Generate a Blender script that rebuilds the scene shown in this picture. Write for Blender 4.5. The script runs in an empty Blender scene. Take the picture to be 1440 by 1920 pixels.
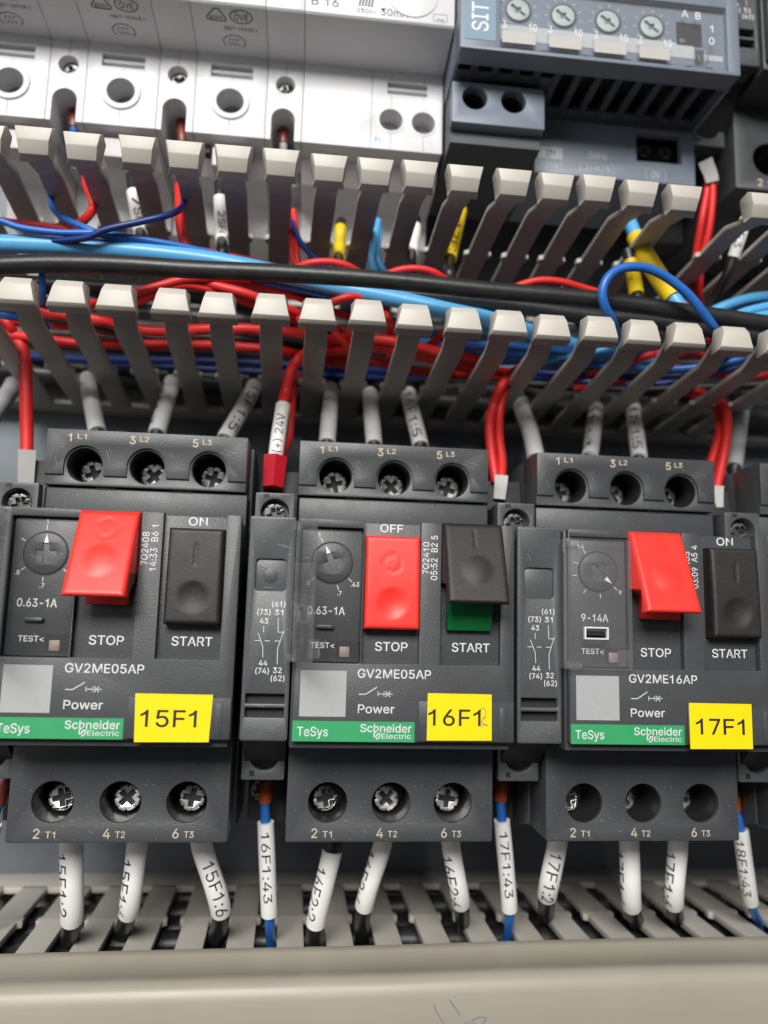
import bpy, bmesh, math, random
from mathutils import Vector, Matrix
random.seed(7)
SC = bpy.context.scene
COL = SC.collection
PI = math.pi

# ---------------------------------------------------------------- camera, light, exposure
# Panel coordinates in mm: x right, y up the panel, z out of the panel (0 = front of the breakers).
# World: X = x, Y = -z, Z = y, in metres.
S = 0.001
def W(x, y, z): return Vector((x * S, -z * S, y * S))
CAM = (1.62188306, 10.40464367, 145.34286133)
ROT = ((0.99429716, 0.02628808, 0.10335423), (-0.04034746, 0.98983316, 0.13639059), (-0.09871799, -0.13978286, 0.98524896))
FPX = 1397.161
cam_data = bpy.data.cameras.new('camera')
cam = bpy.data.objects.new('camera', cam_data)
COL.objects.link(cam)
ax = [Vector((r[0], -r[2], r[1])) for r in ROT]
m = Matrix.Identity(4)
for i in range(3):
    for j in range(3):
        m[j][i] = ax[i][j]
m.translation = W(*CAM)
cam.matrix_world = m
cam_data.sensor_fit = 'VERTICAL'
cam_data.sensor_height = 36.0
cam_data.sensor_width = 27.0
cam_data.lens = FPX * 36.0 / 1920.0
cam_data.clip_start = 0.01
cam_data.clip_end = 20.0
cam_data.dof.use_dof = True
cam_data.dof.focus_distance = 0.150
cam_data.dof.aperture_fstop = 11.0
SC.camera = cam

world = bpy.data.worlds.new('World')
SC.world = world
world.use_nodes = True
wn = world.node_tree
bg = wn.nodes['Background']
# the dim room: pale ceiling above, dark floor below
w_tc = wn.nodes.new('ShaderNodeTexCoord'); w_sep = wn.nodes.new('ShaderNodeSeparateXYZ')
w_rmp = wn.nodes.new('ShaderNodeValToRGB'); w_map = wn.nodes.new('ShaderNodeMapRange')
w_map.inputs[1].default_value = -1.0; w_map.inputs[2].default_value = 1.0
wn.links.new(w_tc.outputs['Generated'], w_sep.inputs[0]); wn.links.new(w_sep.outputs['Z'], w_map.inputs[0]); wn.links.new(w_map.outputs[0], w_rmp.inputs[0])
cr = w_rmp.color_ramp
cr.elements[0].position = 0.25; cr.elements[0].color = (0.10, 0.10, 0.10, 1)
cr.elements[1].position = 0.85; cr.elements[1].color = (0.95, 0.98, 1.0, 1)
e_ = cr.elements.new(0.5); e_.color = (0.42, 0.45, 0.48, 1)
wn.links.new(w_rmp.outputs[0], bg.inputs[0])
bg.inputs[1].default_value = 0.26

def area(name, loc, target, sx, sy, power, color):
    d = bpy.data.lights.new(name, 'AREA')
    d.shape = 'RECTANGLE'; d.size = sx; d.size_y = sy; d.energy = power; d.color = color
    o = bpy.data.objects.new(name, d)
    COL.objects.link(o)
    o.location = W(*loc)
    v = W(*target) - W(*loc)
    o.rotation_euler = v.to_track_quat('-Z', 'Y').to_euler()
    return o
area('ceiling_lamp', (-170, 540, 905), (10, 40, -15), 0.55, 0.34, 17.0, (1.0, 0.975, 0.935))
area('fill_light', (-800, 150, 700), (10, 20, -10), 0.5, 0.5, 1.6, (1.0, 0.97, 0.93))  # added fill from the left, not a known lamp of the room

vs = SC.view_settings
vs.view_transform = 'Standard'
vs.look = 'None'
vs.gamma = 1.0
vs.exposure = 0.0
vs.use_curve_mapping = False

def at(px, py, z):
    """point on the plane z (mm) behind a pixel of the 1440 x 1920 photograph"""
    d = ((px - 720) / FPX, -(py - 960) / FPX, -1.0)
    v = [sum(ROT[i][k] * d[i] for i in range(3)) for k in range(3)]
    t = (z - CAM[2]) / v[2]
    return (CAM[0] + t * v[0], CAM[1] + t * v[1], z)
def aty(px, py, y):
    d = ((px - 720) / FPX, -(py - 960) / FPX, -1.0)
    v = [sum(ROT[i][k] * d[i] for i in range(3)) for k in range(3)]
    t = (y - CAM[1]) / v[1]
    return (CAM[0] + t * v[0], y, CAM[2] + t * v[2])

# ---------------------------------------------------------------- materials
def mat(name, color, rough=0.5, metal=0.0, spec=0.5, var=0.06, nscale=350.0, bump=0.0, bscale=2500.0, speck=0.0, sss=0.0, speckcol=(.5, .5, .5), coat=0.0):
    m = bpy.data.materials.new(name)
    m.use_nodes = True
    nt = m.node_tree
    b = nt.nodes['Principled BSDF']
    b.inputs['Roughness'].default_value = rough
    b.inputs['Metallic'].default_value = metal
    b.inputs['Specular IOR Level'].default_value = spec
    b.inputs['Coat Weight'].default_value = coat
    if sss:
        b.inputs['Subsurface Weight'].default_value = sss
        b.inputs['Subsurface Radius'].default_value = (0.001, 0.0008, 0.0006)
        b.inputs['Subsurface Scale'].default_value = 0.5
    tc = nt.nodes.new('ShaderNodeTexCoord')
    n = nt.nodes.new('ShaderNodeTexNoise')
    n.inputs['Scale'].default_value = nscale
    n.inputs['Detail'].default_value = 5.0
    nt.links.new(tc.outputs['Object'], n.inputs['Vector'])
    mix = nt.nodes.new('ShaderNodeMix'); mix.data_type = 'RGBA'
    c = color
    mix.inputs[6].default_value = tuple(max(0, v * (1 - var)) for v in c) + (1,)
    mix.inputs[7].default_value = tuple(min(1, v * (1 + var)) for v in c) + (1,)
    nt.links.new(n.outputs['Fac'], mix.inputs[0])
    out = mix.outputs[2]
    if speck:
        v = nt.nodes.new('ShaderNodeTexNoise'); v.inputs['Scale'].default_value = 1900.0; v.inputs['Detail'].default_value = 2.0
        nt.links.new(tc.outputs['Object'], v.inputs['Vector'])
        r = nt.nodes.new('ShaderNodeMapRange')
        r.inputs[1].default_value = 0.70; r.inputs[2].default_value = 0.78; r.inputs[3].default_value = 0.0; r.inputs[4].default_value = speck
        nt.links.new(v.outputs['Fac'], r.inputs[0])
        m2 = nt.nodes.new('ShaderNodeMix'); m2.data_type = 'RGBA'
        m2.inputs[7].default_value = speckcol + (1,)
        nt.links.new(r.outputs[0], m2.inputs[0]); nt.links.new(out, m2.inputs[6])
        out = m2.outputs[2]
    nt.links.new(out, b.inputs['Base Color'])
    r2 = nt.nodes.new('ShaderNodeMapRange')
    r2.inputs[3].default_value = max(0.02, rough - 0.09); r2.inputs[4].default_value = min(1, rough + 0.09)
    nt.links.new(n.outputs['Fac'], r2.inputs[0]); nt.links.new(r2.outputs[0], b.inputs['Roughness'])
    if bump:
        n2 = nt.nodes.new('ShaderNodeTexNoise'); n2.inputs['Scale'].default_value = bscale; n2.inputs['Detail'].default_value = 3.0
        nt.links.new(tc.outputs['Object'], n2.inputs['Vector'])
        bp = nt.nodes.new('ShaderNodeBump'); bp.inputs['Strength'].default_value = bump; bp.inputs['Distance'].default_value = 0.0002
        nt.links.new(n2.outputs['Fac'], bp.inputs['Height']); nt.links.new(bp.outputs[0], b.inputs['Normal'])
    return m
def clear_mat(name, tint=(0.975, 0.978, 0.98), refl=1.0, haze=0.10):
    m = bpy.data.materials.new(name); m.use_nodes = True
    nt = m.node_tree; nt.nodes.clear()
    o = nt.nodes.new('ShaderNodeOutputMaterial')
    t = nt.nodes.new('ShaderNodeBsdfTransparent'); t.inputs[0].default_value = tint + (1,)
    g = nt.nodes.new('ShaderNodeBsdfGlossy'); g.inputs['Roughness'].default_value = 0.12
    df = nt.nodes.new('ShaderNodeBsdfDiffuse'); df.inputs[0].default_value = (.75, .75, .78, 1)
    lw = nt.nodes.new('ShaderNodeLayerWeight'); lw.inputs[0].default_value = 0.25
    mu = nt.nodes.new('ShaderNodeMath'); mu.operation = 'MULTIPLY'; mu.inputs[1].default_value = refl
    a = nt.nodes.new('ShaderNodeMixShader'); c = nt.nodes.new('ShaderNodeMixShader')
    c.inputs[0].default_value = haze
    nt.links.new(t.outputs[0], c.inputs[1]); nt.links.new(df.outputs[0], c.inputs[2])
    nt.links.new(lw.outputs['Fresnel'], mu.inputs[0]); nt.links.new(mu.outputs[0], a.inputs[0])
    nt.links.new(c.outputs[0], a.inputs[1]); nt.links.new(g.outputs[0], a.inputs[2])
    nt.links.new(a.outputs[0], o.inputs[0])
    return m

M = {}
M['char'] = mat('charcoal_plastic', (0.049, 0.052, 0.056), 0.45, var=0.10, bump=0.22, speck=0.30, nscale=220)
M['char2'] = mat('contact_block_plastic', (0.070, 0.075, 0.080), 0.42, var=0.10, bump=0.18, speck=0.32, nscale=220)
M['dark'] = mat('dark_body_plastic', (0.028, 0.029, 0.031), 0.5, var=0.1)
M['holeshade'] = mat('painted_hole_shade', (0.022, 0.022, 0.023), 0.35)  # near-black colour standing in for shade in holes and screw slots
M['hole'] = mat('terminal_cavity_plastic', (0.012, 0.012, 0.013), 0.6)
M['red'] = mat('red_button_plastic', (0.80, 0.032, 0.022), 0.42, var=0.05, bump=0.10, sss=0.15)
M['brownblack'] = mat('black_button_plastic', (0.016, 0.0125, 0.0115), 0.55, var=0.12, bump=0.16, speck=0.12)
M['green'] = mat('green_skirt_plastic', (0.004, 0.135, 0.035), 0.45)
M['brand'] = mat('green_print', (0.030, 0.31, 0.115), 0.5, var=0.03)
M['white'] = mat('white_print', (0.66, 0.67, 0.67), 0.6, var=0.08)
M['beige'] = mat('beige_print', (0.52, 0.45, 0.34), 0.6, var=0.10)
M['black'] = mat('black_print', (0.012, 0.012, 0.014), 0.6)
M['yellow'] = mat('yellow_label_film', (0.86, 0.66, 0.002), 0.4, var=0.03)
M['pale'] = mat('pale_label_film', (0.36, 0.37, 0.37), 0.55, var=0.05, nscale=900)
M['metal'] = mat('zinc_screw_metal', (0.62, 0.62, 0.59), 0.36, metal=1.0, var=0.08, nscale=300)
M['metaldark'] = mat('dark_screw_metal', (0.34, 0.34, 0.33), 0.38, metal=1.0, var=0.12, nscale=300)
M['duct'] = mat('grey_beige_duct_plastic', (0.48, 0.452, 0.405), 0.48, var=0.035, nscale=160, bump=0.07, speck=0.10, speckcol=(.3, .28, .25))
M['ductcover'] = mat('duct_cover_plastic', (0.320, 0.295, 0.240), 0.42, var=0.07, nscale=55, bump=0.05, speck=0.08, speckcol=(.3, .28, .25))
M['mcb'] = mat('white_device_plastic', (0.60, 0.60, 0.62), 0.42, var=0.02, bump=0.06, speck=0.10, speckcol=(.45, .44, .42))
M['mcbgrey'] = mat('light_grey_device_plastic', (0.50, 0.49, 0.49), 0.5, var=0.03)
M['greyprint'] = mat('grey_print', (0.085, 0.085, 0.09), 0.6, var=0.1)
M['blueprint'] = mat('blue_print', (0.10, 0.30, 0.65), 0.6)
M['psu'] = mat('blue_grey_plastic', (0.155, 0.185, 0.232), 0.45, var=0.05, bump=0.08, speck=0.1)
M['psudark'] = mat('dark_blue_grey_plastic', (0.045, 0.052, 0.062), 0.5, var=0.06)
M['psupanel'] = mat('blue_badge_film', (0.165, 0.25, 0.325), 0.45, var=0.03)
M['psulight'] = mat('pale_band_film', (0.42, 0.44, 0.46), 0.5, var=0.03)
M['dialface'] = mat('pale_dial_plastic', (0.40, 0.45, 0.44), 0.5)
M['labelwhite'] = mat('white_strip_film', (0.42, 0.41, 0.39), 0.5)
M['steel'] = mat('galvanised_steel', (0.115, 0.13, 0.145), 0.50, metal=0.45, var=0.65, nscale=45, bump=0.15, bscale=300)
M['wred'] = mat('red_wire_insulation', (0.60, 0.017, 0.015), 0.50, var=0.08, bump=0.08, bscale=1200)
M['wblue'] = mat('dark_blue_wire_insulation', (0.007, 0.026, 0.150), 0.42, var=0.08, bump=0.08, bscale=1200)
M['wblue2'] = mat('blue_wire_insulation', (0.018, 0.125, 0.45), 0.38, var=0.08, bump=0.08, bscale=1200)
M['wlight'] = mat('light_blue_wire_insulation', (0.090, 0.36, 0.66), 0.36, var=0.06, bump=0.08, bscale=1200)
M['wblack'] = mat('black_cable_sheath', (0.016, 0.016, 0.017), 0.42, var=0.2, bump=0.25, bscale=900, speck=0.15, speckcol=(.2, .2, .2))
M['wyellow'] = mat('yellow_sleeve_plastic', (0.70, 0.50, 0.010), 0.45, var=0.04)
M['sleeve'] = mat('white_sleeve_plastic', (0.76, 0.755, 0.735), 0.46, var=0.05, nscale=260, bump=0.14, bscale=900, speck=0.14, speckcol=(.5, .47, .42))
M['wgrey'] = mat('grey_wire_insulation', (0.42, 0.42, 0.43), 0.45, var=0.05)
M['fgrey'] = mat('grey_ferrule_plastic', (0.27, 0.265, 0.25), 0.42, var=0.04)
M['fred'] = mat('red_ferrule_plastic', (0.42, 0.006, 0.018), 0.45, var=0.05)
M['forange'] = mat('orange_ferrule_plastic', (0.42, 0.075, 0.018), 0.33, var=0.06)
M['fbrown'] = mat('brown_ferrule_plastic', (0.19, 0.035, 0.028), 0.4, var=0.06)
M['scuff'] = mat('scuffed_plastic', (0.22, 0.225, 0.23), 0.5, var=0.3, nscale=1500)
M['pen'] = mat('pen_ink', (0.13, 0.14, 0.30), 0.6)
M['glass'] = clear_mat('clear_cover_plastic', haze=0.035, refl=.45)
M['glass2'] = clear_mat('clear_window_plastic', haze=0.03, refl=.22)
M['pinkish'] = mat('pinkish_inner_plastic', (0.22, 0.17, 0.15), 0.5, var=0.3, nscale=700)

# ---------------------------------------------------------------- mesh helpers (mm in panel axes)
def ident(x, y, z): return (x, y, z)
class MB:
    """collects shapes in panel mm and links them as one mesh object"""
    def __init__(self): self.v = []; self.f = []
    def add(self, verts, faces):
        k = len(self.v); self.v += [tuple(p) for p in verts]; self.f += [tuple(i + k for i in q) for q in faces]
        return self
    def mesh_copy(self, vf, fn=ident):
        return self.add([fn(*p) for p in vf[0]], vf[1])
    def box(self, x0, x1, y0, y1, z0, z1, bev=0.0, seg=2, fn=ident):
        return self.mesh_copy(bev_box(x0, x1, y0, y1, z0, z1, bev, seg), fn)
    def build(self, name, m, parent=None, origin=(0, 0, 0), angle=38, smooth=True):
        me = bpy.data.meshes.new(name)
        ox, oy, oz = origin
        me.from_pydata([W(x - ox, y - oy, z - oz) for x, y, z in self.v], [], self.f)
        bm = bmesh.new(); bm.from_mesh(me)
        bmesh.ops.recalc_face_normals(bm, faces=bm.faces)
        bm.to_mesh(me); bm.free()
        if smooth:
            me.polygons.foreach_set('use_smooth', [True] * len(me.polygons))
            me.set_sharp_from_angle(angle=math.radians(angle))
        me.materials.append(M[m])
        return link(name, me, parent)
def link(name, me, parent=None):
    o = bpy.data.objects.new(name, me); COL.objects.link(o)
    if parent is not None: o.parent = parent
    return o
def from_bm(bm):
    bm.verts.index_update()
    r = ([tuple(v.co) for v in bm.verts], [tuple(v.index for v in f.verts) for f in bm.faces])
    bm.free(); return r
def bev_box(x0, x1, y0, y1, z0, z1, bev=0.0, seg=2):
    bm = bmesh.new()
    vs = [bm.verts.new((x, y, z)) for x in (x0, x1) for y in (y0, y1) for z in (z0, z1)]
    for q in ((0, 1, 3, 2), (4, 6, 7, 5), (0, 4, 5, 1), (2, 3, 7, 6), (0, 2, 6, 4), (1, 5, 7, 3)):
        bm.faces.new([vs[i] for i in q])
    bmesh.ops.recalc_face_normals(bm, faces=bm.faces)
    if bev: bmesh.ops.bevel(bm, geom=bm.edges[:], offset=bev, segments=seg, profile=0.5, affect='EDGES')
    return from_bm(bm)
def prism_x(prof, x0, x1, bev=0.0, seg=2):
    """prof: (y, z) outline extruded along x"""
    bm = bmesh.new()
    a = [bm.verts.new((x0, y, z)) for y, z in prof]; b = [bm.verts.new((x1, y, z)) for y, z in prof]
    n = len(prof)
    bm.faces.new(a); bm.faces.new(b[::-1])
    for i in range(n): bm.faces.new((a[i], b[i], b[(i + 1) % n], a[(i + 1) % n]))
    bmesh.ops.recalc_face_normals(bm, faces=bm.faces)
    if bev: bmesh.ops.bevel(bm, geom=bm.edges[:], offset=bev, segments=seg, profile=0.5, affect='EDGES')
    return from_bm(bm)
def circle(cx, cy, r, n=40, a0=0.0, a1=2 * PI):
    return [(cx + r * math.cos(a0 + (a1 - a0) * i / n), cy + r * math.sin(a0 + (a1 - a0) * i / n)) for i in range(n)]
def rect(x0, x1, y0, y1): return [(x0, y0), (x1, y0), (x1, y1), (x0, y1)]
def rrect(x0, x1, y0, y1, r, n=5):
    o = []
    for cx, cy, a in ((x1 - r, y0 + r, -PI / 2), (x1 - r, y1 - r, 0), (x0 + r, y1 - r, PI / 2), (x0 + r, y0 + r, PI)):
        o += [(cx + r * math.cos(a + PI / 2 * i / n), cy + r * math.sin(a + PI / 2 * i / n)) for i in range(n + 1)]
    return o
def plate(loops, z0, z1, bev=0.0):
    """flat plate: first loop outside, the others holes; extruded from z0 to z1"""
    cu = bpy.data.curves.new('tmp', 'CURVE'); cu.dimensions = '2D'; cu.fill_mode = 'BOTH'
    cu.extrude = (z1 - z0) / 2 - bev; cu.bevel_depth = bev; cu.bevel_resolution = 1; cu.offset = -bev
    for lp in loops:
        s = cu.splines.new('POLY'); s.points.add(len(lp) - 1); s.use_cyclic_u = True
        for p, q in zip(s.points, lp): p.co = (q[0], q[1], 0, 1)
    o = bpy.data.objects.new('tmp', cu); COL.objects.link(o)
    me = bpy.data.meshes.new_from_object(o.evaluated_get(bpy.context.evaluated_depsgraph_get()))
    zc = (z0 + z1) / 2
    r = ([(v.co.x, v.co.y, v.co.z + zc) for v in me.vertices], [tuple(p.vertices) for p in me.polygons])
    bpy.data.objects.remove(o); bpy.data.curves.remove(cu); bpy.data.meshes.remove(me)
    # weld the caps to the sides
    bm = bmesh.new()
    vs = [bm.verts.new(p) for p in r[0]]
    for q in r[1]:
        try: bm.faces.new([vs[i] for i in q])
        except ValueError: pass
    bmesh.ops.remove_doubles(bm, verts=bm.verts, dist=1e-4)
    return from_bm(bm)
_TX = {}
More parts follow.
